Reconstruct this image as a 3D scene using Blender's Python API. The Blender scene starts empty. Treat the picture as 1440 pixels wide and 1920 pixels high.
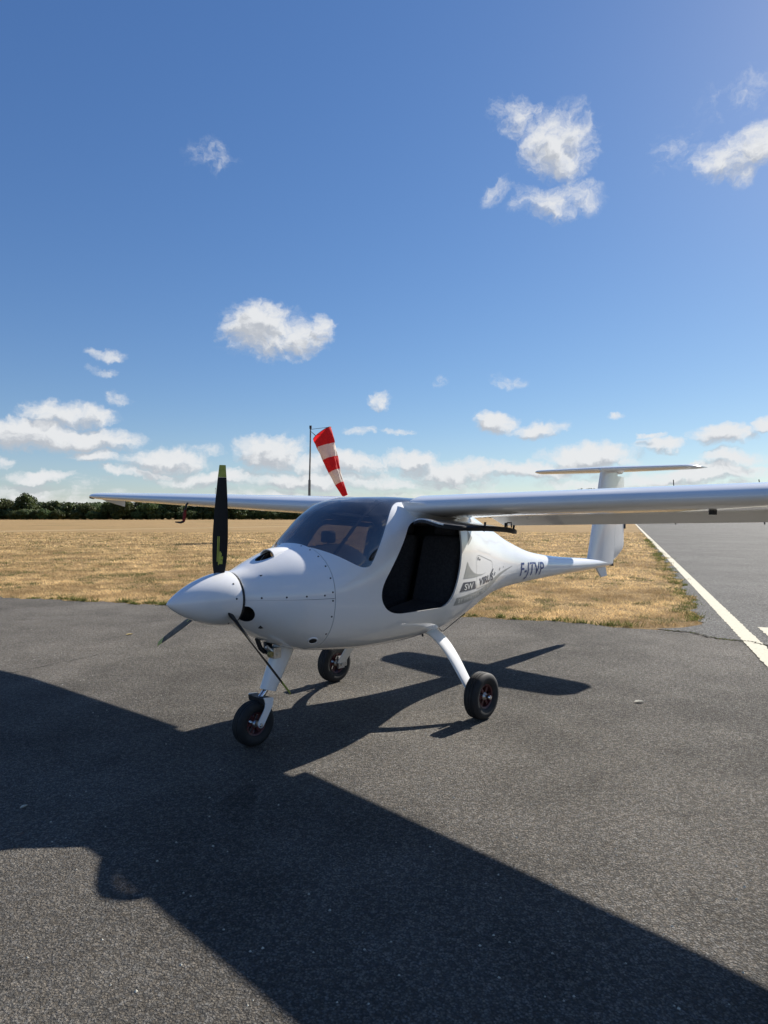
import bpy, bmesh, math, random
import numpy as np
from mathutils import Vector, Matrix
from mathutils.geometry import tessellate_polygon
R = math.radians
rng = np.random.default_rng(7)
random.seed(7)
sc = bpy.context.scene
C = sc.collection

# ------------------------------------------------------------------ camera
cam_d = bpy.data.cameras.new('camera')
cam_d.sensor_fit = 'VERTICAL'
cam_d.sensor_height = 24.0
cam_d.lens = 24.0 * 1210.0 / 1920.0
cam_d.clip_start = 0.05
cam_d.clip_end = 6000
cam = bpy.data.objects.new('camera', cam_d)
C.objects.link(cam)
cam.location = (0, 0, 1.53)
cam.rotation_euler = (R(90 + 0.237), 0, 0)
sc.camera = cam

# ------------------------------------------------------------------ light
SUN_EL = 34.4
SUN_AZ = 44.1                      # clockwise from the view direction (+Y)
sun_d = bpy.data.lights.new('sun', 'SUN')
sun_d.energy = 5.0
sun_d.angle = R(0.53)
sun_d.color = (1.0, 0.945, 0.86)
sun = bpy.data.objects.new('sun', sun_d)
C.objects.link(sun)
to_sun = Vector((math.sin(R(SUN_AZ)) * math.cos(R(SUN_EL)), math.cos(R(SUN_AZ)) * math.cos(R(SUN_EL)), math.sin(R(SUN_EL))))
sun.rotation_euler = to_sun.to_track_quat('Z', 'Y').to_euler()
sun.location = to_sun * 50

vs = sc.view_settings
vs.view_transform = 'Standard'
vs.look = 'None'
vs.exposure = 0.9
vs.gamma = 1.0
vs.use_curve_mapping = False


class NT:
    """small helper around a node tree"""
    def __init__(self, tree):
        self.t = tree
        self.n = tree.nodes
        self.l = tree.links

    def node(self, typ, **kw):
        nd = self.n.new(typ)
        for k, v in kw.items():
            setattr(nd, k, v)
        return nd

    def put(self, sock, v):
        if isinstance(v, bpy.types.NodeSocket):
            self.l.new(v, sock)
        elif v is not None:
            sock.default_value = v

    def m(self, op, a, b=None, c=None, clamp=False):
        nd = self.node('ShaderNodeMath', operation=op)
        nd.use_clamp = clamp
        self.put(nd.inputs[0], a)
        if b is not None: self.put(nd.inputs[1], b)
        if c is not None: self.put(nd.inputs[2], c)
        return nd.outputs[0]

    def v(self, op, a, b=None, out=0):
        nd = self.node('ShaderNodeVectorMath', operation=op)
        self.put(nd.inputs[0], a)
        if b is not None: self.put(nd.inputs[1], b)
        return nd.outputs['Value'] if op in ('LENGTH', 'DOT_PRODUCT', 'DISTANCE') else nd.outputs[0]

    def ramp(self, val, lo, hi, a=0.0, b=1.0, smooth=True):
        nd = self.node('ShaderNodeMapRange')
        nd.interpolation_type = 'SMOOTHSTEP' if smooth else 'LINEAR'
        nd.clamp = True
        self.put(nd.inputs['Value'], val)
        nd.inputs['From Min'].default_value = lo
        nd.inputs['From Max'].default_value = hi
        nd.inputs['To Min'].default_value = a
        nd.inputs['To Max'].default_value = b
        return nd.outputs['Result']

    def noise(self, vec, scale, detail=4, rough=0.55, dist=0.0, color=False):
        nd = self.node('ShaderNodeTexNoise')
        self.put(nd.inputs['Vector'], vec)
        nd.inputs['Scale'].default_value = scale
        nd.inputs['Detail'].default_value = detail
        nd.inputs['Roughness'].default_value = rough
        nd.inputs['Distortion'].default_value = dist
        return nd.outputs['Color'] if color else nd.outputs[0]

    def mix(self, f, a, b):
        nd = self.node('ShaderNodeMix', data_type='RGBA')
        self.put(nd.inputs[0], f)
        self.put(nd.inputs[6], a if not isinstance(a, tuple) else (*a[:3], 1))
        self.put(nd.inputs[7], b if not isinstance(b, tuple) else (*b[:3], 1))
        return nd.outputs[2]


# ------------------------------------------------------------------ sky
world = bpy.data.worlds.new('World')
sc.world = world
world.use_nodes = True
W = NT(world.node_tree)
W.n.clear()
SKY_STRENGTH = 0.06
sky = W.node('ShaderNodeTexSky', sky_type='NISHITA')
sky.sun_disc = False
sky.sun_elevation = R(SUN_EL)
sky.sun_rotation = R(SUN_AZ)
sky.altitude = 100
sky.air_density = 1.0
sky.dust_density = 0.17
sky.ozone_density = 2.6
tc = W.node('ShaderNodeTexCoord')
sep = W.node('ShaderNodeSeparateXYZ')
W.l.new(tc.outputs['Generated'], sep.inputs[0])
az = W.m('ARCTAN2', sep.outputs[0], sep.outputs[1])
el = W.m('ARCSINE', sep.outputs[2])
comb = W.node('ShaderNodeCombineXYZ')
W.l.new(az, comb.inputs[0])
W.l.new(el, comb.inputs[1])
ae = comb.outputs[0]
# ragged outlines: warp the direction with two noises
nw1 = W.v('SUBTRACT', W.noise(ae, 9.0, 5, 0.6, color=True), (0.5, 0.5, 0.5))
nw2 = W.v('SUBTRACT', W.noise(ae, 38.0, 5, 0.6, color=True), (0.5, 0.5, 0.5))
wv = W.v('ADD', W.v('MULTIPLY', nw1, (0.085, 0.055, 0.0)), W.v('MULTIPLY', nw2, (0.03, 0.02, 0.0)))
aew = W.v('ADD', ae, wv)
# cumulus seen in this sky: azimuth, elevation (degrees), half width, half height, density
def sky_deg(px, py, hw, hh):
    a = math.atan2(px - 720, 1210)
    r = math.hypot(1210, px - 720)
    return a, math.atan2(965 - py, r), hw / r, hh / r
CUMULUS = [
    (488, 606, 84, 56, .98), (570, 622, 60, 36, .85), (607, 606, 27, 25, .8), (540, 664, 34, 11, .5),
    (1052, 258, 84, 60, .74), (972, 212, 74, 36, .50), (1042, 362, 84, 34, .58), (942, 350, 48, 22, .38),
    (1400, 278, 95, 48, .82), (398, 284, 60, 30, .34), (1400, 165, 90, 36, .30), (1270, 270, 60, 60, .22),
    (132, 773, 88, 26, .9), (60, 812, 120, 34, 1.0), (170, 818, 110, 26, .95), (186, 852, 58, 16, .8), (312, 856, 82, 26, .95),
    (262, 881, 80, 13, .75), (84, 888, 70, 13, .8), (8, 862, 26, 12, .7),
    (510, 846, 82, 36, 1.0), (640, 866, 150, 22, .85), (770, 862, 60, 20, .9), (420, 892, 150, 18, .8), (600, 898, 190, 22, .85), (850, 882, 130, 24, .9), (720, 905, 260, 14, .7),
    (926, 792, 52, 24, .95), (1010, 803, 66, 18, .9), (1108, 853, 100, 26, 1.0), (985, 878, 110, 20, .9), (1244, 837, 62, 15, .9), (1228, 820, 26, 8, .6),
    (1352, 818, 62, 24, .95), (1380, 860, 60, 18, .9), (1432, 798, 30, 16, .9), (1330, 885, 130, 16, .85), (1170, 900, 200, 16, .75), (1180, 868, 40, 10, .6),
    (714, 746, 30, 21, .74), (676, 812, 34, 10, .62), (750, 811, 42, 9, .6), (1150, 784, 24, 8, .62), (822, 710, 20, 12, .4), (950, 708, 50, 16, .36),
    (200, 664, 40, 13, .46), (176, 690, 34, 10, .42), (226, 738, 46, 14, .44), (385, 842, 36, 12, .5),
]
flat = W.v('MULTIPLY', ae, (7.0, 26.0, 1.0))
base_n = W.noise(flat, 1.0, 5, 0.6)
band = W.ramp(el, R(0.0), R(4.5), 0.30, 0.0)
low = W.m('ADD', W.m('SUBTRACT', base_n, 0.54), band)
above = W.ramp(el, R(3.0), R(6.5), 1.0, 0.0)
low = W.m('MULTIPLY', W.m('MULTIPLY', low, above), 2.2)
# elsewhere round the sky the same cumulus, unseen and thickened for whiter fill light
front = W.ramp(W.m('ABSOLUTE', az), R(36), R(52), 0.0, 1.0)
gen = W.m('MULTIPLY', W.m('MULTIPLY', W.m('SUBTRACT', W.noise(W.v('MULTIPLY', ae, (3.2, 6.0, 1.0)), 1.0, 6, 0.6), 0.545), 5.0), front)
gen = W.m('MULTIPLY', gen, W.ramp(el, R(50), R(75), 1.0, 0.0))
extra = W.m('MAXIMUM', W.m('MAXIMUM', low, gen), 0.0)


def cloud_field(vec):
    f_ = extra
    for (px, py, hw, hh, dens) in CUMULUS:
        a0, e0, wa, he = sky_deg(px, py, hw, hh)
        q = W.v('MULTIPLY', W.v('SUBTRACT', vec, (a0, e0 - he * 0.1, 0)), (1 / (wa * 1.14), 1 / (he * 1.16), 0))
        f_ = W.m('MAXIMUM', f_, W.m('MULTIPLY_ADD', W.v('DOT_PRODUCT', q, q), -dens, dens))
    return f_
field = cloud_field(aew)
lit_field = cloud_field(W.v('ADD', aew, (0.006, 0.013, 0.0)))        # a little nearer the sun
rag = W.v('MULTIPLY', aew, (1.0, 1.35, 1.0))
fine = W.noise(rag, 75.0, 7, 0.66)
puff = W.noise(rag, 21.0, 5, 0.58)
dens = W.m('ADD', field, W.m('ADD', W.m('MULTIPLY', W.m('SUBTRACT', fine, 0.5), 0.78), W.m('MULTIPLY', W.m('SUBTRACT', puff, 0.5), 1.1)))
cover = W.ramp(dens, 0.10, 0.88, 0.0, 1.0)
cover = W.m('MULTIPLY', cover, W.ramp(field, 0.0, 0.30, 0.0, 1.0))
cover = W.m('MULTIPLY', cover, W.ramp(el, R(-0.6), R(0.6), 0.35, 0.96))
# sunlit tops and greyer undersides
puff2 = W.noise(W.v('ADD', rag, (0.006, 0.012, 0.0)), 21.0, 5, 0.58)
shade = W.m('ADD', W.m('MULTIPLY', W.m('SUBTRACT', lit_field, field), 0.9), W.m('MULTIPLY', W.m('SUBTRACT', puff2, puff), 2.0))
shade = W.m('ADD', shade, W.m('MULTIPLY', W.m('SUBTRACT', lit_field, 0.45), 0.55))
shade = W.ramp(shade, -0.10, 0.48, 0.0, 1.0)
cloud_col = W.mix(shade, (7.3, 7.4, 7.5), (4.5, 4.75, 5.15))
hs = W.node('ShaderNodeHueSaturation')
hs.inputs['Saturation'].default_value = 1.2
hs.inputs['Value'].default_value = 1.0
W.l.new(sky.outputs[0], hs.inputs['Color'])
# film-like response of the clear sky: bright parts roll off
K = SKY_STRENGTH * 1.866
sc_ = W.node('ShaderNodeSeparateColor'); W.l.new(hs.outputs[0], sc_.inputs[0])
cc_ = W.node('ShaderNodeCombineColor')
for i_, (g_, m_) in enumerate(((0.82, 0.70), (0.82, 0.75), (0.70, 0.84))):
    W.l.new(W.m('MULTIPLY', W.m('POWER', W.m('MULTIPLY', sc_.outputs[i_], K), g_), m_ / K), cc_.inputs[i_])
sky_col = W.mix(cover, cc_.outputs[0], cloud_col)
bg = W.node('ShaderNodeBackground')
W.l.new(sky_col, bg.inputs[0])
bg.inputs[1].default_value = SKY_STRENGTH
wo = W.node('ShaderNodeOutputWorld')
W.l.new(bg.outputs[0], wo.inputs[0])
world.cycles.sampling_method = 'MANUAL'
world.cycles.sample_map_resolution = 1024


# ------------------------------------------------------------------ materials
def material(name, col, rough=0.5, metal=0.0, spec=0.5, coat=0.0, build=None):
    mt = bpy.data.materials.new(name)
    mt.use_nodes = True
    t = NT(mt.node_tree)
    b = t.n['Principled BSDF']
    b.inputs['Base Color'].default_value = (*col, 1)
    b.inputs['Roughness'].default_value = rough
    b.inputs['Metallic'].default_value = metal
    b.inputs['Specular IOR Level'].default_value = spec
    b.inputs['Coat Weight'].default_value = coat
    b.inputs['Coat Roughness'].default_value = 0.04
    if build:
        build(t, b)
    return mt


def obj_coord(t):
    return t.node('ShaderNodeTexCoord').outputs['Object']


def bump(t, b, height, strength, dist):
    bp = t.node('ShaderNodeBump')
    bp.inputs['Strength'].default_value = strength
    bp.inputs['Distance'].default_value = dist
    t.l.new(height, bp.inputs['Height'])
    t.l.new(bp.outputs[0], b.inputs['Normal'])


def vary(c1, c2, scale, lo=0.3, hi=0.7, r1=None, r2=None, detail=4, bmp=None):
    def f(t, b):
        n = t.noise(obj_coord(t), scale, detail, 0.6)
        fac = t.ramp(n, lo, hi)
        t.l.new(t.mix(fac, c1, c2), b.inputs['Base Color'])
        if r1 is not None:
            t.l.new(t.ramp(n, lo, hi, r1, r2), b.inputs['Roughness'])
        if bmp:
            bump(t, b, t.noise(obj_coord(t), bmp[0], 3), bmp[1], bmp[2])
    return f


M = {}
def paint_nodes(t, b):
    co = obj_coord(t)
    n = t.noise(co, 2.2, 6, 0.65)
    n2 = t.noise(co, 55.0, 4, 0.7)
    dirt = t.m('MULTIPLY', t.ramp(n, 0.45, 0.8), 0.5)
    spk = t.ramp(n2, 0.66, 0.78, 0.0, 0.25)
    f = t.m('MAXIMUM', dirt, spk)
    t.l.new(t.mix(f, (0.80, 0.80, 0.79), (0.68, 0.67, 0.63)), b.inputs['Base Color'])
    t.l.new(t.ramp(n, 0.3, 0.8, 0.10, 0.22), b.inputs['Roughness'])
    bump(t, b, t.noise(co, 5.0, 2), 0.05, 0.01)
M['paint'] = material('white gelcoat', (0.82, 0.82, 0.81), 0.14, coat=0.6, build=paint_nodes)
M['lining'] = material('dark cabin lining', (0.032, 0.034, 0.038), 0.85, build=vary((0.026, 0.028, 0.032), (0.042, 0.044, 0.048), 30))
M['black'] = material('matt black', (0.012, 0.012, 0.013), 0.55, build=vary((0.010, 0.010, 0.011), (0.02, 0.02, 0.022), 40))
M['carbon'] = material('black carbon blade', (0.007, 0.007, 0.008), 0.5, spec=0.22, build=vary((0.006, 0.006, 0.007), (0.012, 0.012, 0.014), 18, r1=0.42, r2=0.58))
M['yellow'] = material('yellow green paint', (0.34, 0.36, 0.045), 0.5, build=vary((0.30, 0.33, 0.04), (0.42, 0.43, 0.07), 30))
M['rubber'] = material('tyre rubber', (0.014, 0.014, 0.015), 0.72, build=vary((0.010, 0.010, 0.011), (0.028, 0.027, 0.025), 16, 0.45, 0.85))
M['maroon'] = material('maroon wheel rim', (0.09, 0.014, 0.018), 0.45, build=vary((0.10, 0.014, 0.018), (0.05, 0.014, 0.016), 30))
M['alu'] = material('worn aluminium', (0.55, 0.55, 0.55), 0.36, metal=1.0, build=vary((0.6, 0.6, 0.6), (0.38, 0.37, 0.36), 30, r1=0.25, r2=0.5))
M['chrome'] = material('polished strut', (0.75, 0.76, 0.78), 0.12, metal=1.0, build=vary((0.78, 0.78, 0.8), (0.6, 0.6, 0.62), 20))
M['grey_vinyl'] = material('grey vinyl', (0.30, 0.31, 0.30), 0.4, build=vary((0.30, 0.31, 0.30), (0.35, 0.35, 0.33), 12))
M['slate_vinyl'] = material('slate vinyl', (0.055, 0.06, 0.085), 0.4, build=vary((0.05, 0.055, 0.08), (0.07, 0.075, 0.095), 12))
M['navy_vinyl'] = material('navy vinyl', (0.025, 0.055, 0.20), 0.4, build=vary((0.022, 0.05, 0.19), (0.035, 0.065, 0.22), 12))
M['blue_vinyl'] = material('light blue vinyl', (0.10, 0.24, 0.60), 0.35, build=vary((0.095, 0.23, 0.58), (0.12, 0.26, 0.6), 9))
M['white_vinyl'] = material('white vinyl', (0.72, 0.72, 0.70), 0.4, build=vary((0.74, 0.74, 0.72), (0.62, 0.62, 0.6), 14))
M['seat'] = material('dark seat fabric', (0.035, 0.036, 0.042), 0.9, build=vary((0.03, 0.031, 0.036), (0.055, 0.055, 0.06), 60, bmp=(300, 0.3, 0.002)))
M['pole'] = material('weathered galvanised steel', (0.22, 0.23, 0.23), 0.55, metal=0.5, build=vary((0.24, 0.25, 0.25), (0.12, 0.13, 0.12), 6))
M['brass'] = material('yellowed fitting', (0.35, 0.30, 0.12), 0.5, metal=0.5, build=vary((0.35, 0.30, 0.12), (0.2, 0.17, 0.08), 40))
M['red'] = material('faded red strap', (0.24, 0.012, 0.014), 0.7, build=vary((0.26, 0.012, 0.016), (0.14, 0.01, 0.01), 20))


def fabric(name, col, col2):
    def f(t, b):
        co = obj_coord(t)
        n = t.noise(co, 3.0, 5, 0.6)
        t.l.new(t.mix(t.ramp(n, 0.3, 0.75), col, col2), b.inputs['Base Color'])
        bump(t, b, t.noise(co, 5.0, 4), 0.5, 0.05)
        tr = t.node('ShaderNodeBsdfTranslucent')
        tr.inputs[0].default_value = (*col, 1)
        mx = t.node('ShaderNodeMixShader')
        mx.inputs[0].default_value = 0.38
        out = t.n['Material Output']
        t.l.new(b.outputs[0], mx.inputs[1])
        t.l.new(tr.outputs[0], mx.inputs[2])
        t.l.new(mx.outputs[0], out.inputs[0])
    return material(name, col, 0.85, build=f)
M['sock_red'] = fabric('red sock fabric', (0.62, 0.016, 0.02), (0.5, 0.014, 0.018))
M['sock_white'] = fabric('white sock fabric', (0.74, 0.70, 0.64), (0.62, 0.58, 0.52))


def glass_material(name, tint, rough=0.02):
    mt = bpy.data.materials.new(name)
    mt.use_nodes = True
    t = NT(mt.node_tree)
    t.n.remove(t.n['Principled BSDF'])
    out = t.n['Material Output']
    lw = t.node('ShaderNodeLayerWeight')
    lw.inputs[0].default_value = 0.5
    schlick = t.m('MULTIPLY_ADD', t.m('POWER', lw.outputs['Facing'], 5.0), 0.85, 0.15)
    n = t.noise(obj_coord(t), 4.0, 5, 0.6)
    tr = t.node('ShaderNodeBsdfTransparent')
    t.l.new(t.mix(t.ramp(n, 0.3, 0.8), tint, tuple(c * 0.85 for c in tint)), tr.inputs[0])
    gl = t.node('ShaderNodeBsdfGlossy')
    gl.inputs['Roughness'].default_value = rough
    gl.inputs[0].default_value = (0.95, 0.97, 1, 1)
    mx = t.node('ShaderNodeMixShader')
    t.l.new(schlick, mx.inputs[0])
    t.l.new(tr.outputs[0], mx.inputs[1])
    t.l.new(gl.outputs[0], mx.inputs[2])
    # dust film, its scatter raised to stand in for sky sheen
    df0 = t.node('ShaderNodeBsdfDiffuse')
    df0.inputs[0].default_value = (0.5, 0.5, 0.5, 1)
    tl0 = t.node('ShaderNodeBsdfTranslucent')
    tl0.inputs[0].default_value = (0.5, 0.52, 0.55, 1)
    df = t.node('ShaderNodeAddShader')
    t.l.new(df0.outputs[0], df.inputs[0])
    t.l.new(tl0.outputs[0], df.inputs[1])
    m2 = t.node('ShaderNodeMixShader')
    t.l.new(t.ramp(t.noise(obj_coord(t), 9.0, 6, 0.7), 0.35, 0.8, 0.025, 0.075), m2.inputs[0])
    t.l.new(mx.outputs[0], m2.inputs[1])
    t.l.new(df.outputs[0], m2.inputs[2])
    t.l.new(m2.outputs[0], out.inputs[0])
    return mt
M['glass'] = glass_material('smoke tinted canopy', (0.26, 0.26, 0.27))
M['door_glass'] = glass_material('tinted door pane', (0.52, 0.50, 0.48))
M['door_glass_dark'] = glass_material('dark smoked door pane', (0.20, 0.19, 0.18))


# ------------------------------------------------------------------ mesh helpers
def tag(o, label=None, cat=None, group=None, kind=None):
    if label: o['label'] = label
    if cat: o['category'] = cat
    if group: o['group'] = group
    if kind: o['kind'] = kind
    return o


def link_mesh(name, verts, faces, mats, parent=None, smooth=True, sharp=None, midx=None):
    me = bpy.data.meshes.new(name)
    me.from_pydata([tuple(v) for v in verts], [], [tuple(f) for f in faces])
    if not isinstance(mats, (list, tuple)): mats = [mats]
    for m_ in mats: me.materials.append(m_)
    if midx is not None:
        me.polygons.foreach_set('material_index', np.asarray(midx, dtype=np.int32))
    bm = bmesh.new()
    bm.from_mesh(me)
    bmesh.ops.recalc_face_normals(bm, faces=bm.faces)
    for f in bm.faces: f.smooth = smooth
    if smooth and sharp:
        for e in bm.edges:
            if len(e.link_faces) == 2 and e.calc_face_angle(0) > R(sharp): e.smooth = False
    bm.to_mesh(me)
    bm.free()
    o = bpy.data.objects.new(name, me)
    C.objects.link(o)
    if parent: o.parent = parent
    return o


def finish(o, sharp=35):
    """smooth faces, sharp creases"""
    bm = bmesh.new()
    bm.from_mesh(o.data)
    for f in bm.faces: f.smooth = True
    for e in bm.edges:
        if len(e.link_faces) == 2: e.smooth = e.calc_face_angle(0) < R(sharp)
    bm.to_mesh(o.data)
    bm.free()


class MB:
    """collects shapes of ONE part"""
    def __init__(self):
        self.v = []
        self.f = []

    def add(self, verts, faces):
        o = len(self.v)
        self.v += [tuple(p) for p in verts]
        self.f += [tuple(i + o for i in f) for f in faces]
        return self

    def box(self, c, s, rot=None):
        pts = [Vector((sx * s[0] / 2, sy * s[1] / 2, sz * s[2] / 2)) for sx in (-1, 1) for sy in (-1, 1) for sz in (-1, 1)]
        if rot is not None: pts = [rot @ p for p in pts]
        pts = [p + Vector(c) for p in pts]
        return self.add(pts, [(0, 1, 3, 2), (4, 6, 7, 5), (0, 4, 5, 1), (2, 3, 7, 6), (0, 2, 6, 4), (1, 5, 7, 3)])

    def loft(self, rings, caps=True, closed=True):
        n = len(rings[0])
        vs_ = [p for r in rings for p in r]
        fs = []
        for i in range(len(rings) - 1):
            for j in range(n if closed else n - 1):
                k = (j + 1) % n
                fs.append((i * n + j, i * n + k, (i + 1) * n + k, (i + 1) * n + j))
        if caps:
            fs.append(tuple(range(n))[::-1])
            fs.append(tuple((len(rings) - 1) * n + j for j in range(n)))
        return self.add(vs_, fs)

    def tube(self, pts, r, n=10, caps=True):
        pts = [Vector(p) for p in pts]
        rr = r if isinstance(r, (list, tuple)) else [r] * len(pts)
        rings = []
        u = None
        for i, p in enumerate(pts):
            d = (pts[min(i + 1, len(pts) - 1)] - pts[max(i - 1, 0)]).normalized()
            if u is None:
                a = Vector((0, 0, 1)) if abs(d.z) < 0.9 else Vector((1, 0, 0))
                u = d.cross(a).normalized()
            else:
                u = (u - d * u.dot(d)).normalized()
            w = d.cross(u)
            rings.append([p + (u * math.cos(t) + w * math.sin(t)) * rr[i] for t in np.linspace(0, 2 * math.pi, n, endpoint=False)])
        return self.loft(rings, caps)

    def lathe(self, prof, origin, axis='y', n=48, closed_prof=True):
        """prof: (radius, offset along the axis)"""
        ox, oy, oz = origin
        rings = []
        for t in np.linspace(0, 2 * math.pi, n, endpoint=False):
            c_, s_ = math.cos(t), math.sin(t)
            if axis == 'y': rings.append([(ox + r * c_, oy + a, oz + r * s_) for r, a in prof])
            elif axis == 'x': rings.append([(ox + a, oy + r * c_, oz + r * s_) for r, a in prof])
            else: rings.append([(ox + r * c_, oy + r * s_, oz + a) for r, a in prof])
        m_ = len(prof)
        vs_ = [p for r in rings for p in r]
        fs = []
        for i in range(n):
            k = (i + 1) % n
            for j in range(m_ if closed_prof else m_ - 1):
                l_ = (j + 1) % m_
                fs.append((i * m_ + j, i * m_ + l_, k * m_ + l_, k * m_ + j))
        return self.add(vs_, fs)

    def build(self, name, mat, parent=None, smooth=True, sharp=35, weld=False):
        o = link_mesh(name, self.v, self.f, mat, parent, smooth, sharp)
        if weld:
            bm = bmesh.new(); bm.from_mesh(o.data)
            bmesh.ops.remove_doubles(bm, verts=bm.verts, dist=1e-5)
            bm.to_mesh(o.data); bm.free()
        return o


def boolean(o, cutter, op='DIFFERENCE'):
    par = o.parent
    o.parent = None
    bpy.context.view_layer.update()
    md = o.modifiers.new('cut', 'BOOLEAN')
    md.object = cutter
    md.operation = op
    md.solver = 'EXACT'
    dg = bpy.context.evaluated_depsgraph_get()
    dg.update()
    me = bpy.data.meshes.new_from_object(o.evaluated_get(dg), preserve_all_data_layers=True, depsgraph=dg)
    o.modifiers.clear()
    o.data = me
    o.parent = par
    me_c = cutter.data
    bpy.data.objects.remove(cutter)
    bpy.data.meshes.remove(me_c)


def empty(name, loc=(0, 0, 0), rot=(0, 0, 0)):
    o = bpy.data.objects.new(name, None)
    o.empty_display_size = 0.3
    C.objects.link(o)
    o.location = loc
    o.rotation_euler = rot
    return o


def smooth_poly(pts, n=8, closed=True):
    """Catmull-Rom through the points"""
    P = [np.array(p, float) for p in pts]
    out = []
    k = len(P)
    for i in range(k if closed else k - 1):
        p0, p1, p2, p3 = P[(i - 1) % k], P[i], P[(i + 1) % k], P[(i + 2) % k]
        if not closed:
            p0 = P[max(i - 1, 0)]; p3 = P[min(i + 2, k - 1)]
        for t in np.linspace(0, 1, n, endpoint=False):
            out.append(0.5 * ((2 * p1) + (-p0 + p2) * t + (2 * p0 - 5 * p1 + 4 * p2 - p3) * t * t + (-p0 + 3 * p1 - 3 * p2 + p3) * t ** 3))
    if not closed: out.append(P[-1])
    return out


def round_poly(pts, rad, n=7):
    """polygon with rounded corners; rad one value or one per corner"""
    out = []
    k = len(pts)
    for i in range(k):
        p = np.array(pts[i], float); a = np.array(pts[i - 1], float); b = np.array(pts[(i + 1) % k], float)
        r = rad[i] if isinstance(rad, (list, tuple)) else rad
        da = a - p; db = b - p
        la = min(r, np.linalg.norm(da) * .48); lb = min(r, np.linalg.norm(db) * .48)
        s = p + da / np.linalg.norm(da) * la; e = p + db / np.linalg.norm(db) * lb
        for t in np.linspace(0, 1, n):
            out.append((1 - t) ** 2 * s + 2 * t * (1 - t) * p + t * t * e)
    return out


def resample(poly, n):
    P = np.array(poly + [poly[0]], float)
    d = np.r_[0, np.cumsum(np.linalg.norm(np.diff(P, axis=0), axis=1))]
    s = np.linspace(0, d[-1], n, endpoint=False)
    return np.c_[np.interp(s, d, P[:, 0]), np.interp(s, d, P[:, 1])]


# ================================================================== SETTING
# taxiway edge line: runs off along LDIR
LDIR = np.array([0.3515, 0.9362])
LP = np.array([3.81, 6.41])
EDGE = [(-90, 36.0), (-60, 27.6), (-30, 18.9), (-14, 14.1), (-7.11, 11.94), (-3.69, 10.89), (-1.2, 10.22), (1.27, 9.59), (2.16, 9.35), (2.9, 8.98), (3.42, 8.61)]
EX = np.array([p[0] for p in EDGE]); EY = np.array([p[1] for p in EDGE])
def edge_y(x):
    x = np.asarray(x, float)
    wob = 0.05 * np.sin(x * 5.1 + 1) + 0.035 * np.sin(x * 13.7) + 0.025 * np.sin(x * 29.3 + 2)
    return np.interp(x, EX, EY) + wob
def taxi_x(y):
    """x of the ragged grass edge along the taxiway"""
    y = np.asarray(y, float)
    off = np.interp(y, [8.6, 9.4, 10.5, 15, 22, 34], [0.46, 0.34, 0.24, 0.17, 0.08, 0.02])
    wob = 0.06 * np.sin(y * 2.3) + 0.05 * np.sin(y * 5.9 + 1) + 0.03 * np.sin(y * 12.7)
    return LP[0] + (y - LP[1]) * LDIR[0] / LDIR[1] - off + wob


def asphalt(name, c_dark, c_stone, stone_scale, patch, stone_bump):
    def f(t, b):
        co = obj_coord(t)
        vo = t.node('ShaderNodeTexVoronoi')
        vo.inputs['Scale'].default_value = stone_scale
        vo.inputs['Randomness'].default_value = 1.0
        wob_ = t.v('MULTIPLY', t.v('SUBTRACT', t.noise(co, stone_scale * 0.9, 3, 0.6, color=True), (0.5, 0.5, 0.5)), (0.016, 0.016, 0.016))
        t.l.new(t.v('ADD', co, wob_), vo.inputs['Vector'])
        sepc = t.node('ShaderNodeSeparateColor')
        t.l.new(vo.outputs['Color'], sepc.inputs[0])
        body = t.ramp(vo.outputs['Distance'], 0.15, 0.85, 1.0, 0.0)
        tone = t.m('MULTIPLY', body, t.ramp(sepc.outputs[0], 0.0, 1.0, 0.50, 1.0, smooth=False))
        tone = t.m('MULTIPLY', tone, t.ramp(t.noise(co, stone_scale * 0.35, 3, 0.6), 0.34, 0.62, 0.25, 1.15))
        col = t.mix(tone, c_dark, c_stone)
        warm = t.mix(t.ramp(sepc.outputs[1], 0.0, 1.0, 0.0, 1.0), (1.04, 1.0, 0.94), (0.95, 0.99, 1.04))
        mul = t.node('ShaderNodeMix', data_type='RGBA', blend_type='MULTIPLY')
        mul.inputs[0].default_value = 1.0
        t.l.new(col, mul.inputs[6]); t.l.new(warm, mul.inputs[7])
        big = t.noise(co, 0.34, 6, 0.62)
        mid = t.noise(co, 1.7, 5, 0.6)
        pf = t.m('ADD', t.ramp(big, 0.32, 0.70, 1 - patch, 1 + patch), t.ramp(mid, 0.3, 0.75, -patch * 0.5, patch * 0.5))
        # old stains and rubbed spots
        st = t.ramp(t.noise(co, 0.9, 3, 0.5, 1.2), 0.66, 0.74, 0.0, 0.22)
        pf = t.m('SUBTRACT', pf, st)
        vm = t.node('ShaderNodeMix', data_type='RGBA', blend_type='MULTIPLY')
        vm.inputs[0].default_value = 1.0
        cmb = t.node('ShaderNodeCombineColor')
        for i in range(3): t.l.new(pf, cmb.inputs[i])
        t.l.new(mul.outputs[2], vm.inputs[6]); t.l.new(cmb.outputs[0], vm.inputs[7])
        t.l.new(vm.outputs[2], b.inputs['Base Color'])
        h = t.m('ADD', t.m('MULTIPLY', body, 0.55), t.m('MULTIPLY', t.noise(co, stone_scale * 1.1, 5, 0.72), 1.5))
        h = t.m('MULTIPLY', h, t.ramp(sepc.outputs[2], 0, 1, 0.5, 1.0))
        bump(t, b, h, stone_bump, 0.021)
        t.l.new(t.ramp(tone, 0, 1, 0.92, 0.62), b.inputs['Roughness'])
    return material(name, c_dark, 0.9, spec=0.12, build=f)
M['apron'] = asphalt('coarse dark asphalt', (0.100, 0.092, 0.081), (0.298, 0.274, 0.240), 105.0, 0.28, 1.0)
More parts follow.
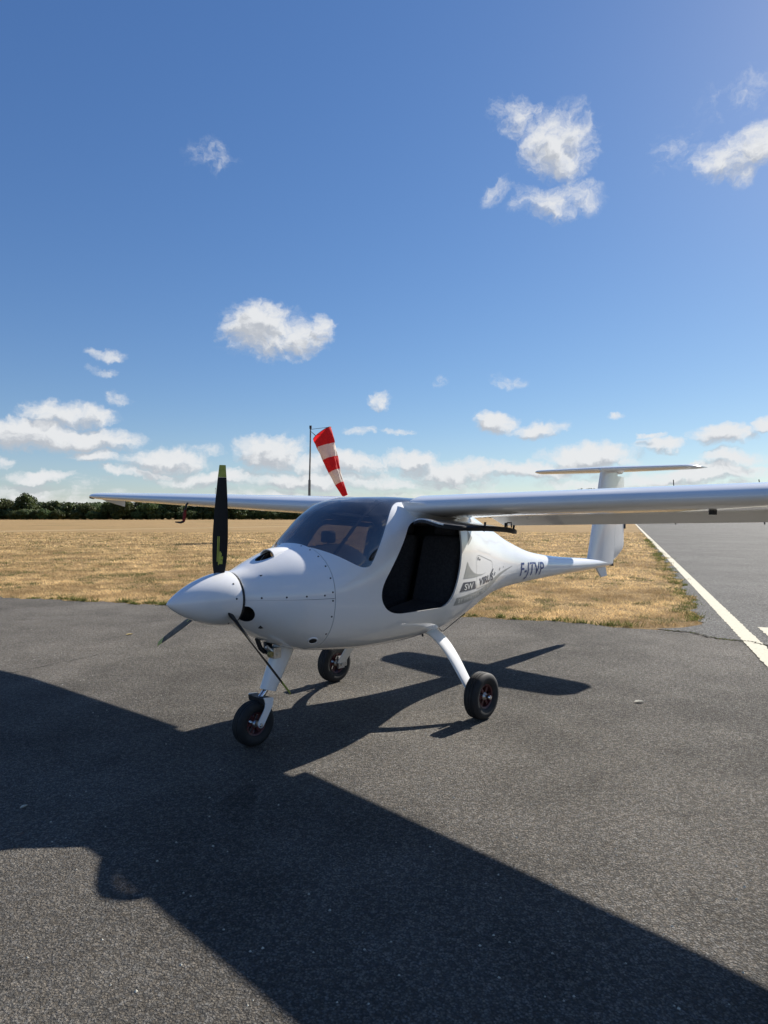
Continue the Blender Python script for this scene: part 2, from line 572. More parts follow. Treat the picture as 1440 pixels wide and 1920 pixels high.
M['taxi'] = asphalt('worn grey asphalt', (0.056, 0.0545, 0.052), (0.178, 0.174, 0.165), 70.0, 0.13, 0.5)


def field_nodes(t, b):
    co = obj_coord(t)
    n1 = t.noise(co, 0.09, 5, 0.6)
    n2 = t.noise(t.v('MULTIPLY', co, (0.35, 1.1, 1.0)), 0.9, 6, 0.65)
    n3 = t.noise(co, 9.0, 5, 0.7)
    n4 = t.noise(t.v('MULTIPLY', co, (0.10, 0.9, 1.0)), 0.35, 4, 0.6)     # mowing swaths
    c = t.mix(t.ramp(n2, 0.30, 0.72), (0.33, 0.22, 0.098), (0.215, 0.142, 0.068))
    c = t.mix(t.ramp(n3, 0.40, 0.75), c, (0.36, 0.25, 0.125))
    c = t.mix(t.ramp(n1, 0.50, 0.70, 0.0, 0.55), c, (0.165, 0.130, 0.055))
    c = t.mix(t.ramp(n4, 0.55, 0.70, 0.0, 0.5), c, (0.37, 0.26, 0.128))
    # pale beaten track across the field
    sp = t.node('ShaderNodeSeparateXYZ'); t.l.new(co, sp.inputs[0])
    trk = t.m('ABSOLUTE', t.m('SUBTRACT', t.m('MULTIPLY_ADD', sp.outputs[0], -1.06, sp.outputs[1]), 97.0))
    trk = t.m('ADD', trk, t.m('MULTIPLY', t.noise(co, 0.15, 3), 3.0))
    c = t.mix(t.ramp(trk, 2.0, 5.0, 0.65, 0.0), c, (0.42, 0.32, 0.18))
    t.l.new(c, b.inputs['Base Color'])
    hgt = t.m('ADD', t.noise(co, 30.0, 4, 0.7), t.m('MULTIPLY', t.noise(co, 3.0, 4, 0.6), 1.6))
    bump(t, b, hgt, 0.9, 0.06)
M['field'] = material('dry mown field', (0.33, 0.21, 0.08), 0.95, spec=0.1, build=field_nodes)

S = 3500.0
o = link_mesh('field', [(-S, -S, 0), (S, -S, 0), (S, S, 0), (-S, S, 0)], [(0, 1, 2, 3)], M['field'], smooth=False)
tag(o, kind='structure')


def sheet(name, pts, z, mat, kind='structure', label=None, cat=None):
    tris = tessellate_polygon([[Vector((p[0], p[1], 0)) for p in pts]])
    o = link_mesh(name, [(p[0], p[1], z) for p in pts], tris, mat, smooth=False)
    for pl in o.data.polygons:
        if pl.normal.z < 0: pl.flip()
    tag(o, label, cat, kind=kind)
    return o

xs = np.r_[np.linspace(-90, -14, 40), np.arange(-14, 3.42, 0.06)]
front = [(x, float(y)) for x, y in zip(xs, edge_y(xs))]
CRACK = [(3.46, 8.62), (3.70, 8.52), (3.97, 8.343), (4.12, 7.935), (4.336, 7.782), (4.419, 7.628), (4.75, 7.10), (5.1, 6.3), (5.5, 5.0), (5.9, 3.0), (6.2, 0.0), (6.3, -12.0), (6.3, -60.0)]
sheet('apron', front + CRACK + [(-90, -60)], 0.004, M['apron'])
# taxiway: from the joint outwards, ragged towards the grass
ys = np.r_[np.arange(9.25, 34, 0.08), np.linspace(34, 420, 60)]
left = [(float(x), y) for x, y in zip(taxi_x(ys), ys)]
rd = np.array([LDIR[1], -LDIR[0]])
far_r = np.array(left[-1]) + rd * 34
near_r = LP + rd * 36 - LDIR * 60
tip = [(3.62, 8.62), (4.05, 8.72), (4.35, 8.92), (4.52, 9.12)]
sheet('taxiway', CRACK[::-1][:-2] + tip + left + [tuple(far_r), tuple(near_r)], 0.008, M['taxi'])


def worn_paint(t, b):
    co = obj_coord(t)
    n = t.noise(co, 38.0, 6, 0.75)
    n2 = t.noise(co, 2.5, 4, 0.6)
    f = t.m('ADD', t.ramp(n, 0.52, 0.70, 0.0, 0.75), t.ramp(n2, 0.5, 0.8, 0.0, 0.25))
    t.l.new(t.mix(f, (0.50, 0.465, 0.36), (0.20, 0.19, 0.16)), b.inputs['Base Color'])
    bump(t, b, t.noise(co, 70.0, 3), 0.5, 0.004)
M['line'] = material('worn line paint', (0.6, 0.56, 0.44), 0.85, spec=0.2, build=worn_paint)


def stripe(name, s0, s1, off, width, z, step=0.05):
    ss = np.r_[np.arange(s0, min(s1, 30), step), np.linspace(30, s1, 60)[1:]] if s1 > 30 else np.arange(s0, s1 + 1e-6, step)
    l_, r_ = [], []
    for s in ss:
        w1 = 0.006 * math.sin(s * 31) + random.uniform(-.006, .006)
        w2 = 0.006 * math.sin(s * 27 + 2) + random.uniform(-.006, .006)
        p = LP + LDIR * s
        l_.append(tuple(p + rd * (off + w1))); r_.append(tuple(p + rd * (off + width + w2)))
    v = [(*a, z) for a in l_] + [(*a, z) for a in r_]
    n = len(l_)
    f = [(i, n + i, n + i + 1, i + 1) for i in range(n - 1)]
    o = link_mesh(name, v, f, M['line'], smooth=False)
    for pl in o.data.polygons:
        if pl.normal.z < 0: pl.flip()
    return tag(o, kind='structure')
stripe('painted_edge_line', -7, 400, 0.0, 0.185, 0.0125)
stripe('painted_dash', -2.2, 2.62, 0.345, 0.20, 0.0125)

# tar-filled joints and hairline cracks
def crack(name, pts, w, z, mat):
    P = smooth_poly([np.array(p) for p in pts], 14, closed=False)
    l_, r_ = [], []
    for i, p in enumerate(P):
        d = P[min(i + 1, len(P) - 1)] - P[max(i - 1, 0)]
        d = d / np.linalg.norm(d); nrm = np.array([-d[1], d[0]])
        p = p + nrm * random.uniform(-1, 1) * w * 1.6
        ww = w * random.uniform(0.35, 1.2)
        l_.append(p - nrm * ww / 2); r_.append(p + nrm * ww / 2)
    n = len(P)
    v = [(*a, z) for a in l_] + [(*a, z) for a in r_]
    f = [(i, i + 1, n + i + 1, n + i) for i in range(n - 1)]
    o = link_mesh(name, v, f, mat, smooth=False)
    for pl in o.data.polygons:
        if pl.normal.z < 0: pl.flip()
    return tag(o, kind='structure')
M['joint'] = material('dark open joint', (0.022, 0.021, 0.018), 0.95, spec=0.1, build=vary((0.018, 0.017, 0.015), (0.04, 0.038, 0.03), 20))
crack('asphalt_joint', CRACK[1:9], 0.035, 0.0150, M['joint'])
crack('asphalt_crack', [(-4.6, 5.1), (-4.0, 5.75), (-3.55, 6.3), (-3.1, 7.05)], 0.012, 0.0085, M['joint'])
crack('asphalt_crack', [(16.5, 62), (20.5, 46), (27, 38), (36, 33)], 0.09, 0.0115, M['joint'])


# ---- grass: short dry blades near the tarmac, thinning with distance (nobody could count them)
def blades(name, P, hgt, wid, col, lean, mat, label, cat):
    n = len(P)
    ang = rng.uniform(0, 2 * np.pi, n)
    la = rng.uniform(0, 2 * np.pi, n)
    ln = rng.uniform(*lean, n) * hgt
    dx, dy = np.cos(ang) * wid / 2, np.sin(ang) * wid / 2
    v = np.zeros((n, 3, 3))
    v[:, 0, 0] = P[:, 0] - dx; v[:, 0, 1] = P[:, 1] - dy
    v[:, 1, 0] = P[:, 0] + dx; v[:, 1, 1] = P[:, 1] + dy
    v[:, 2, 0] = P[:, 0] + np.cos(la) * ln; v[:, 2, 1] = P[:, 1] + np.sin(la) * ln; v[:, 2, 2] = hgt
    me = bpy.data.meshes.new(name)
    me.vertices.add(3 * n); me.loops.add(3 * n); me.polygons.add(n)
    me.vertices.foreach_set('co', v.reshape(-1))
    me.loops.foreach_set('vertex_index', np.arange(3 * n, dtype=np.int32))
    me.polygons.foreach_set('loop_start', np.arange(0, 3 * n, 3, dtype=np.int32))
    me.update()
    at = me.color_attributes.new('blade_colour', 'FLOAT_COLOR', 'POINT')
    c4 = np.ones((n, 3, 4)); c4[:, :, :3] = col[:, None, :]
    at.data.foreach_set('color', c4.reshape(-1))
    me.materials.append(mat)
    o = bpy.data.objects.new(name, me)
    C.objects.link(o)
    return tag(o, label, cat, kind='stuff')


def blade_mat(t, b):
    a = t.node('ShaderNodeVertexColor'); a.layer_name = 'blade_colour'
    t.l.new(a.outputs[0], b.inputs['Base Color'])
    tr = t.node('ShaderNodeBsdfTranslucent'); t.l.new(a.outputs[0], tr.inputs[0])
    mx = t.node('ShaderNodeMixShader'); mx.inputs[0].default_value = 0.45
    t.l.new(b.outputs[0], mx.inputs[1]); t.l.new(tr.outputs[0], mx.inputs[2])
    t.l.new(mx.outputs[0], t.n['Material Output'].inputs[0])
M['blade'] = material('grass blade', (0.4, 0.27, 0.1), 0.8, spec=0.15, build=blade_mat)


def vnoise(x, y, s, seed=0):
    """cheap smooth value noise for clumping"""
    r = np.random.default_rng(seed).uniform(0, 1, (64, 64))
    u = x / s; w = y / s
    i = np.floor(u).astype(int); j = np.floor(w).astype(int)
    fu = u - i; fw = w - j
    fu = fu * fu * (3 - 2 * fu); fw = fw * fw * (3 - 2 * fw)
    g = lambda a, b_: r[a % 64, b_ % 64]
    return (g(i, j) * (1 - fu) + g(i + 1, j) * fu) * (1 - fw) + (g(i, j + 1) * (1 - fu) + g(i + 1, j + 1) * fu) * fw


def scatter(y0, y1, per_m2, margin=3.0):
    half = 0.62
    n = int(per_m2 * (y1 - y0) * (y0 + y1) * half + per_m2 * (y1 - y0) * margin * 2)
    y = rng.uniform(y0, y1, n)
    x = rng.uniform(-1, 1, n) * (half * y + margin)
    keep = (y > edge_y(np.minimum(x, 3.42)) + 0.0) & (x < taxi_x(y))
    keep &= ~((x > 3.42) & (y < 8.64 + (x - 3.42) * 0.22))
    return np.c_[x, y][keep]


def straw(P):
    n = len(P)
    a = vnoise(P[:, 0], P[:, 1], 0.9, 1); b_ = vnoise(P[:, 0], P[:, 1], 0.28, 2)
    k = np.clip((a * 0.55 + b_ * 0.45 - 0.32) * 2.4 + rng.normal(0, .18, n), 0, 1)[:, None]
    c = (1 - k) * np.array([0.31, 0.215, 0.105]) + k * np.array([0.90, 0.655, 0.335])
    g = (vnoise(P[:, 0], P[:, 1], 0.55, 3) * .6 + vnoise(P[:, 0], P[:, 1], 0.2, 4) * .4)
    d = np.minimum(np.abs(P[:, 1] - edge_y(np.minimum(P[:, 0], 3.42))) * 1.3, np.abs(taxi_x(P[:, 1]) - P[:, 0]) * 0.9)
    g = g + np.clip(0.30 - d, 0, 0.30) * 0.8
    green = (g > 0.66 + rng.normal(0, .05, n))[:, None]
    return np.where(green, np.array([0.115, 0.125, 0.045]) * rng.uniform(.7, 1.3, (n, 1)), c * rng.uniform(.8, 1.2, (n, 1)))

parts_ = []
for (y0, y1, d, h0, h1, w) in ((8.4, 13, 1500, .025, .060, .006), (13, 19, 620, .028, .065, .009), (19, 30, 200, .03, .075, .016), (30, 55, 42, .03, .08, .035)):
    P = scatter(y0, y1, d)
    parts_.append((P, rng.uniform(h0, h1, len(P)) * (0.35 + 1.5 * vnoise(P[:, 0], P[:, 1], .30, 9) ** 1.5), np.full(len(P), w) * rng.uniform(.6, 1.4, len(P))))
P = np.concatenate([a[0] for a in parts_]); hg = np.concatenate([a[1] for a in parts_]); wd = np.concatenate([a[2] for a in parts_])
blades('dry_grass', P, hg, wd, straw(P), (0.4, 1.8), M['blade'], 'short sun-dried straw-coloured grass covering the airfield', 'grass')

# green weeds along the tarmac edges and in the joint
W_P, W_H = [], []
def clump(x, y, n, r, h):
    a = rng.uniform(0, 2 * np.pi, n); q = np.abs(rng.normal(0, r, n))
    W_P.append(np.c_[x + np.cos(a) * q, y + np.sin(a) * q * .6]); W_H.append(rng.uniform(.35, 1.0, n) * h)
for x in np.arange(-16, 3.4, 0.09):
    if vnoise(np.array([x]), np.array([3.]), .8, 5)[0] > 0.33 + random.uniform(-.15, .15):
        clump(x, float(edge_y(x)) + random.uniform(.0, .22), random.randint(15, 80), random.uniform(.03, .12), random.uniform(.04, .13))
for y in np.arange(9.3, 40, 0.12):
    if vnoise(np.array([y]), np.array([9.]), .9, 6)[0] > 0.36 + random.uniform(-.2, .2):
        clump(float(taxi_x(y)) - random.uniform(.0, .25), y, random.randint(12, 60), random.uniform(.05, .18), random.uniform(.03, .10))
for q in smooth_poly([np.array(p) for p in CRACK[1:7]], 12, closed=False):
    if random.random() < .75: clump(q[0], q[1], random.randint(2, 10), .02, .025)
P = np.concatenate(W_P); hg = np.concatenate(W_H)
cw = np.array([0.085, 0.115, 0.035]) * rng.uniform(.6, 1.5, (len(P), 1)) + np.array([0.05, 0.02, 0.0]) * rng.uniform(0, 1, (len(P), 1))
blades('green_weeds', P, hg, np.full(len(P), .008) * rng.uniform(.6, 2.0, len(P)), cw, (0.2, 1.3), M['blade'], 'low green weeds growing along the tarmac edges', 'weeds')

# ================================================================== AIRCRAFT
# local axes: x towards the tail, y to starboard, z up; origin on the ground under the main axle
ROLL = R(0.60)
plane = empty('light_aircraft', (0.136, 5.374, 0), (ROLL, 0, R(47.66)))
tag(plane, 'white high-wing light aircraft with T-tail and black three-blade propeller parked on the apron', 'aircraft')

# fuselage stations: x, top, bottom, half width, height of max width, upper exponent, lower exponent
ST = np.array([
    (-1.675, 1.165, 0.835, 0.168, 1.000, 2.0, 2.0),
    (-1.60, 1.184, 0.785, 0.232, 0.998, 2.05, 2.05),
    (-1.50, 1.222, 0.728, 0.300, 0.995, 2.1, 2.1),
    (-1.35, 1.277, 0.655, 0.378, 0.992, 2.15, 2.25),
    (-1.17, 1.333, 0.598, 0.442, 0.990, 2.2, 2.4),
    (-1.00, 1.470, 0.575, 0.485, 0.990, 2.35, 2.5),
    (-0.86, 1.578, 0.560, 0.515, 0.990, 2.55, 2.55),
    (-0.72, 1.642, 0.550, 0.535, 0.995, 2.85, 2.6),
    (-0.55, 1.668, 0.543, 0.548, 1.000, 3.2, 2.6),
    (-0.30, 1.676, 0.540, 0.550, 1.000, 3.5, 2.6),
    (0.00, 1.670, 0.550, 0.535, 1.000, 3.5, 2.5),
    (0.30, 1.655, 0.580, 0.485, 1.005, 3.2, 2.4),
    (0.60, 1.600, 0.630, 0.405, 1.010, 2.7, 2.3),
    (0.90, 1.515, 0.700, 0.318, 1.010, 2.35, 2.2),
    (1.22, 1.405, 0.765, 0.240, 1.005, 2.15, 2.1),
    (1.56, 1.275, 0.803, 0.188, 1.000, 2.05, 2.0),
    (2.09, 1.130, 0.826, 0.145, 0.980, 2.0, 2.0),
    (2.80, 1.045, 0.842, 0.112, 0.945, 2.0, 2.0),
    (3.52, 0.995, 0.848, 0.086, 0.922, 2.0, 2.0),
    (4.15, 0.955, 0.865, 0.052, 0.910, 2.0, 2.0),
])


def pchip(x, y, q):
    h = np.diff(x); dl = np.diff(y) / h
    d = np.zeros_like(y)
    for i in range(1, len(x) - 1):
        if dl[i - 1] * dl[i] > 0:
            w1 = 2 * h[i] + h[i - 1]; w2 = h[i] + 2 * h[i - 1]
            d[i] = (w1 + w2) / (w1 / dl[i - 1] + w2 / dl[i])
    d[0], d[-1] = dl[0], dl[-1]
    q = np.clip(np.asarray(q, float), x[0], x[-1])
    i = np.clip(np.searchsorted(x, q) - 1, 0, len(x) - 2)
    t = (q - x[i]) / h[i]
    return ((1 + 2 * t) * (1 - t) ** 2 * y[i] + t * (1 - t) ** 2 * h[i] * d[i] + t * t * (3 - 2 * t) * y[i + 1] + t * t * (t - 1) * h[i] * d[i + 1])


def station(x):
    return [float(pchip(ST[:, 0], ST[:, k], x)) for k in range(1, 7)]


def side_y(x, z, off=0.0):
    """half width of the hull at height z"""
    top, bot, hw, zw, nt, nb = station(x)
    if z >= zw: s, n = min((z - zw) / (top - zw), 0.9999), nt
    else: s, n = min((zw - z) / (zw - bot), 0.9999), nb
    return hw * (1 - s ** n) ** (1 / n) + off


def ring(x, n=112, off=0.0, a0=0.0, a1=2 * math.pi, closed=True):
    top, bot, hw, zw, nt, nb = station(x)
    hw += off; top += off; bot -= off
    out = []
    for t in np.linspace(a0, a1, n, endpoint=not closed):
        c_, s_ = math.cos(t), math.sin(t)
        e = nt if s_ >= 0 else nb
        y = hw * math.copysign(abs(c_) ** (2 / e), c_)
        z = zw + (top - zw if s_ >= 0 else zw - bot) * math.copysign(abs(s_) ** (2 / e), s_)
        out.append((x, y, z))
    return out


def hull(x0, x1, nx, thick, mats, name, a0=0.0, a1=2 * math.pi, closed=True, n=112, parent=None, off=0.0, bunch=None):
    """closed shell of the hull between two stations: outer skin slot 0, inside slot 1"""
    xs_ = np.linspace(x0, x1, nx)
    outer = [ring(x, n, off, a0, a1, closed) for x in xs_]
    inner = [ring(x, n, off - thick, a0, a1, closed) for x in xs_]
    V = [p for r in outer for p in r] + [p for r in inner for p in r]
    F, mi = [], []
    N = nx * n
    lim = n if closed else n - 1
    for i in range(nx - 1):
        for j in range(lim):
            k = (j + 1) % n
            F.append((i * n + j, i * n + k, (i + 1) * n + k, (i + 1) * n + j)); mi.append(0)
            F.append((N + i * n + j, N + (i + 1) * n + j, N + (i + 1) * n + k, N + i * n + k)); mi.append(1)
    for j in range(lim):
        k = (j + 1) % n
        F.append((j, N + j, N + k, k)); mi.append(0)
        b = (nx - 1) * n
        F.append((b + j, b + k, N + b + k, N + b + j)); mi.append(0)
    if not closed:
        for i in range(nx - 1):
            F.append((i * n, (i + 1) * n, N + (i + 1) * n, N + i * n)); mi.append(0)
            b = n - 1
            F.append((i * n + b, N + i * n + b, N + (i + 1) * n + b, (i + 1) * n + b)); mi.append(0)
    return link_mesh(name, V, F, mats, parent, True, 35, mi)


def prism(poly, y0, y1):
    """closed prism of a side-view outline (x, z)"""
    n = len(poly)
    V = [(p[0], y0, p[1]) for p in poly] + [(p[0], y1, p[1]) for p in poly]
    F = [tuple(range(n)), tuple(range(2 * n - 1, n - 1, -1))] + [(i, (i + 1) % n, n + (i + 1) % n, n + i) for i in range(n)]
    return link_mesh('cutter', V, F, M['paint'], smooth=False)


# ---- fuselage with door and canopy openings
DOOR = round_poly([(-0.475, 1.492), (0.165, 1.455), (0.125, 1.10), (-0.045, 0.828), (-0.74, 0.838), (-0.84, 1.00)], [.09, .06, .30, .12, .16, .14], 9)
CANOPY = (smooth_poly([(-1.225, 1.352), (-1.19, 1.326), (-1.12, 1.281), (-1.02, 1.213), (-0.955, 1.182), (-0.90, 1.186), (-0.862, 1.225), (-0.80, 1.315), (-0.70, 1.455), (-0.60, 1.560), (-0.50, 1.612), (-0.38, 1.629), (0.02, 1.632)], 6, closed=False)
          + [np.array((0.10, 1.70)), np.array((0.10, 1.80)), np.array((-1.40, 1.80)), np.array((-1.40, 1.50))])
fus = hull(-1.166, 4.15, 190, 0.014, [M['paint'], M['lining']], 'fuselage', parent=plane)
boolean(fus, prism(DOOR, -1.0, -0.25))
boolean(fus, prism(DOOR, 0.25, 1.0))
boolean(fus, prism(CANOPY, -1.0, 1.0))
finish(fus)

cz = np.mean(np.array(CANOPY), axis=0)
canopy = hull(-1.166, 0.3, 90, 0.005, [M['glass'], M['glass']], 'windshield', parent=plane, off=-0.003)
boolean(canopy, prism(CANOPY, -1.0, 1.0), 'INTERSECT')
finish(canopy)
# keep one skin only: drop the inside wall so that the pane is a single tinted layer
bm = bmesh.new(); bm.from_mesh(canopy.data)
kill = []
for f in bm.faces:
    c_ = f.calc_center_median()
    s_ = station(min(max(c_.x, -1.675), 4.15))
    zz, yy = c_.z - s_[3], abs(c_.y)
    hh = (s_[0] - s_[3]); e = s_[4]
    q = (yy / (s_[2])) ** e + (max(zz, 0) / hh) ** e
    q2 = (yy / (s_[2] - .008)) ** e + (max(zz, 0) / (hh - .008)) ** e
    if f.normal.dot(Vector((0, c_.y, c_.z - 1.0))) < 0 and f.normal.x > -0.2 or f.calc_area() < 0: kill.append(f)
bmesh.ops.delete(bm, geom=kill, context='FACES')
bm.to_mesh(canopy.data); bm.free()

# ---- cowling halves
A = R(0.1)
cu = hull(-1.675, -1.171, 30, 0.010, [M['paint'], M['black']], 'upper_cowling', A, math.pi - A, False, 72, plane)
cl = hull(-1.675, -1.171, 30, 0.010, [M['paint'], M['black']], 'lower_cowling', math.pi + A, 2 * math.pi - A, False, 72, plane)
def ellipsoid(c, r, rot=(0, 0, 0)):
    bm = bmesh.new()
    bmesh.ops.create_uvsphere(bm, u_segments=28, v_segments=18, radius=1)
    bmesh.ops.transform(bm, verts=bm.verts, matrix=Matrix.Translation(c) @ (Matrix.Rotation(rot[2], 4, 'Z') @ Matrix.Rotation(rot[1], 4, 'Y') @ Matrix.Rotation(rot[0], 4, 'X')) @ Matrix.Diagonal((*r, 1)))
    me = bpy.data.meshes.new('cutter'); bm.to_mesh(me); bm.free()
    me.materials.append(M['black'])
    o = bpy.data.objects.new('cutter', me); C.objects.link(o)
    return o
for s in (-1, 1):
    boolean(cl, ellipsoid((-1.665, s * 0.155, 0.905), (0.055, 0.06, 0.058)))
boolean(cl, ellipsoid((-1.30, 0, 0.60), (0.15, 0.085, 0.10)))
boolean(cu, ellipsoid((-1.385, -0.02, 1.262), (0.115, 0.062, 0.05), (0, R(-12), 0)))
finish(cu); finish(cl)
# raised hood over the top air intake
hood = MB()
rings = []
for t in np.linspace(0, 1, 9):
    x = -1.40 + t * 0.15
    w = 0.078 * (1 - 0.25 * t); h = 0.038 * (1 - t) ** 0.8 + 0.002
    zt = station(x)[0]
    rings.append([(x, -0.02 + w * math.cos(a), zt - 0.010 + (h + 0.010) * math.sin(a)) for a in np.linspace(0, math.pi, 17)] + [(x, -0.02 + (w - .006) * math.cos(a), zt - 0.014 + (h + 0.008) * math.sin(a)) for a in np.linspace(math.pi, 0, 17)])
hood.loft(rings)
hood.build('air_scoop', M['paint'], plane)
eng = MB()
eng.box((-1.36, 0, 0.98), (0.42, 0.36, 0.34)).box((-1.55, 0, 1.0), (0.18, 0.16, 0.16)).tube([(-1.2, .2, .72), (-1.3, .1, .66), (-1.35, .02, .60)], .03)
eng.build('engine_block', M['black'], plane)
MB().lathe([(0.162, 0), (0.162, 0.02), (0.05, 0.02), (0.05, 0)], (-1.69, 0, 1.0), 'x', 40).build('spinner_backplate', M['black'], plane)

# ---- spinner
prof = []
for t in np.linspace(0, 1, 30):
    prof.append((0.172 * (1 - (1 - t) ** 1.75) ** 0.82, -2.118 + t * 0.42))
sp_ = MB().lathe([(0.0005, prof[0][1])] + prof[1:] + [(0.166, -1.694), (0.0005, -1.694)], (0, 0, 1.0), 'x', 64, closed_prof=False)
spin = sp_.build('spinner', M['paint'], plane, weld=True)
HUBX = -1.762

# ---- propeller
def blade_ring(r, chord, beta, thick):
    pts = []
    for a in np.linspace(0, 2 * math.pi, 20, endpoint=False):
        u = math.cos(a) * chord / 2
        w = math.sin(a) * thick / 2 * (1 - 0.35 * math.cos(a))
        # chord lies in the (y, -x) plane
        pts.append((-(u * math.sin(beta)) + w * math.cos(beta) * -1, u * math.cos(beta) - w * math.sin(beta), r))
    return pts
BL = [(0.125, .050, 50, .034), (0.16, .066, 50, .028), (0.20, .080, 49, .021), (0.28, .092, 47, .017), (0.38, .096, 44, .014), (0.50, .090, 41, .012), (0.62, .078, 38, .010), (0.72, .064, 36, .008), (0.765, .057, 35, .007)]
TIP = [(0.7655, .057, 35, .0071), (0.80, .050, 34, .006), (0.83, .045, 33.5, .005), (0.842, .042, 33, .004)]
def interp_bl(r):
    q = np.array(BL + TIP[1:])
    return [float(pchip(q[:, 0], q[:, k], r)) for k in (1, 2, 3)]
blades_done = []
bmesh_blade = None
for ang in (2.5, 122.5, -117.5):
    if bmesh_blade is None:
        rr = [BL[0][0]] + list(np.linspace(0.14, 0.765, 26))
        b = MB().loft([blade_ring(r, interp_bl(r)[0] if r > .125 else .05, R(interp_bl(r)[1]), interp_bl(r)[2]) for r in rr]).build('propeller_blade', M['carbon'], plane)
        rr2 = np.linspace(0.7655, 0.842, 8)
        tp = MB().loft([blade_ring(r, interp_bl(r)[0], R(interp_bl(r)[1]), interp_bl(r)[2] + .0004) for r in rr2]).build('blade_tip', M['yellow'], b)
        # yellow maker's mark on the front face: two uprights and a stacked block
        def face_pt(u, r, off=0.0012):
            ch, be, th = interp_bl(r); be = R(be)
            a = math.acos(max(-1, min(1, 2 * u / ch)))
            w = math.sin(a) * th / 2 * (1 - 0.35 * math.cos(a)) + off
            return (-(u * math.sin(be)) - w * math.cos(be), u * math.cos(be) - w * math.sin(be), r)
        lg = MB()
        for (u0, u1, r0, r1) in ((.002, .0075, .215, .395), (.0105, .016, .235, .395), (-.020, .001, .222, .247), (-.022, -.004, .250, .270), (-.014, .001, .274, .292), (-.008, .001, .222, .30)):
            n = 8
            g = [[face_pt(u0 + (u1 - u0) * i / 3, r0 + (r1 - r0) * j / n) for i in range(4)] for j in range(n + 1)]
            V = [p for row in g for p in row]
            lg.add(V, [(j * 4 + i, j * 4 + i + 1, j * 4 + 4 + i + 1, j * 4 + 4 + i) for j in range(n) for i in range(3)])
        lgo = lg.build('blade_emblem', M['yellow'], b)
        lt = MB()
        for k in range(7):
            u0 = -.030 + k * .0075
            lt.add([face_pt(u0, .156), face_pt(u0 + .005, .156), face_pt(u0 + .005, .166), face_pt(u0, .166)], [(0, 1, 2, 3)])
        lto = lt.build('blade_lettering', M['white_vinyl'], b)
        rt = MB().tube([(0, 0, .10), (0, 0, .15)], .03, 20).build('blade_root', M['black'], b)
        bmesh_blade = (b, [tp, lgo, lto, rt])
    else:
        b = bmesh_blade[0].copy(); C.objects.link(b); b.parent = plane
        for ch in bmesh_blade[1]:
            c2 = ch.copy(); C.objects.link(c2); c2.parent = b
    b.location = (HUBX, 0, 1.0)
    b.rotation_euler = (R(ang), 0, 0)

# ---- screws along the cowling seams
def surf_frame(x, z, side=-1):
    e = 0.004
    p = Vector((x, side * side_y(x, z), z))
    px_ = Vector((x + e, side * side_y(x + e, z), z)) - p
    pz_ = Vector((x, side * side_y(x, z + e), z + e)) - p
    n = px_.cross(pz_)
    if n.y * side < 0: n = -n
    return p, n.normalized()
screw_me = None
def screw(p, n, parent, r=0.0062):
    global screw_me
    if screw_me is None:
        o = MB().lathe([(0.0001, .0022), (r * .7, .0020), (r, .0006), (r, -.002)], (0, 0, 0), 'z', 12, closed_prof=False).build('screw', M['black'])
        screw_me = o.data
        bpy.data.objects.remove(o)
    o = bpy.data.objects.new('screw', screw_me); C.objects.link(o)
    o.parent = parent; o.location = p
    o.rotation_euler = n.to_track_quat('Z', 'Y').to_euler()
for s in (-1, 1):
    for x in (-1.60, -1.47, -1.355, -1.24):
        p, n = surf_frame(x, 1.012, s); screw(p, n, cu)
    for z in (1.318, 1.295, 1.255, 1.195, 1.12, 1.03):
        p, n = surf_frame(-1.185, z, s); screw(p, n, cu)
    for z in (0.975, 0.87, 0.75):
        p, n = surf_frame(-1.185, z, s); screw(p, n, cl)
    for a in (38, 5, -35, -60):
        t = (prof[26][1]); rr_ = prof[26][0]
        screw(Vector((t, s * rr_ * math.cos(R(a)), 1.0 + rr_ * math.sin(R(a)))), Vector((-.1, s * math.cos(R(a)), math.sin(R(a)))), spin)
# exhaust / drain port ring low on the cowling
p, n = surf_frame(-1.24, 0.705)
q = n.to_track_quat('Z', 'Y')
rg = MB().lathe([(.036, -.006), (.036, .004), (.031, .006), (.026, .004), (.026, -.02)], (0, 0, 0), 'z', 28, closed_prof=False).build('vent_ring', M['paint'], cl)
rg.location = p; rg.rotation_euler = q.to_euler()
rg2 = MB().lathe([(.0001, .0036), (.0262, .0036), (.0262, .001)], (0, 0, 0), 'z', 28, closed_prof=False).build('vent_opening', M['black'], cl)
rg2.location = p; rg2.rotation_euler = q.to_euler()

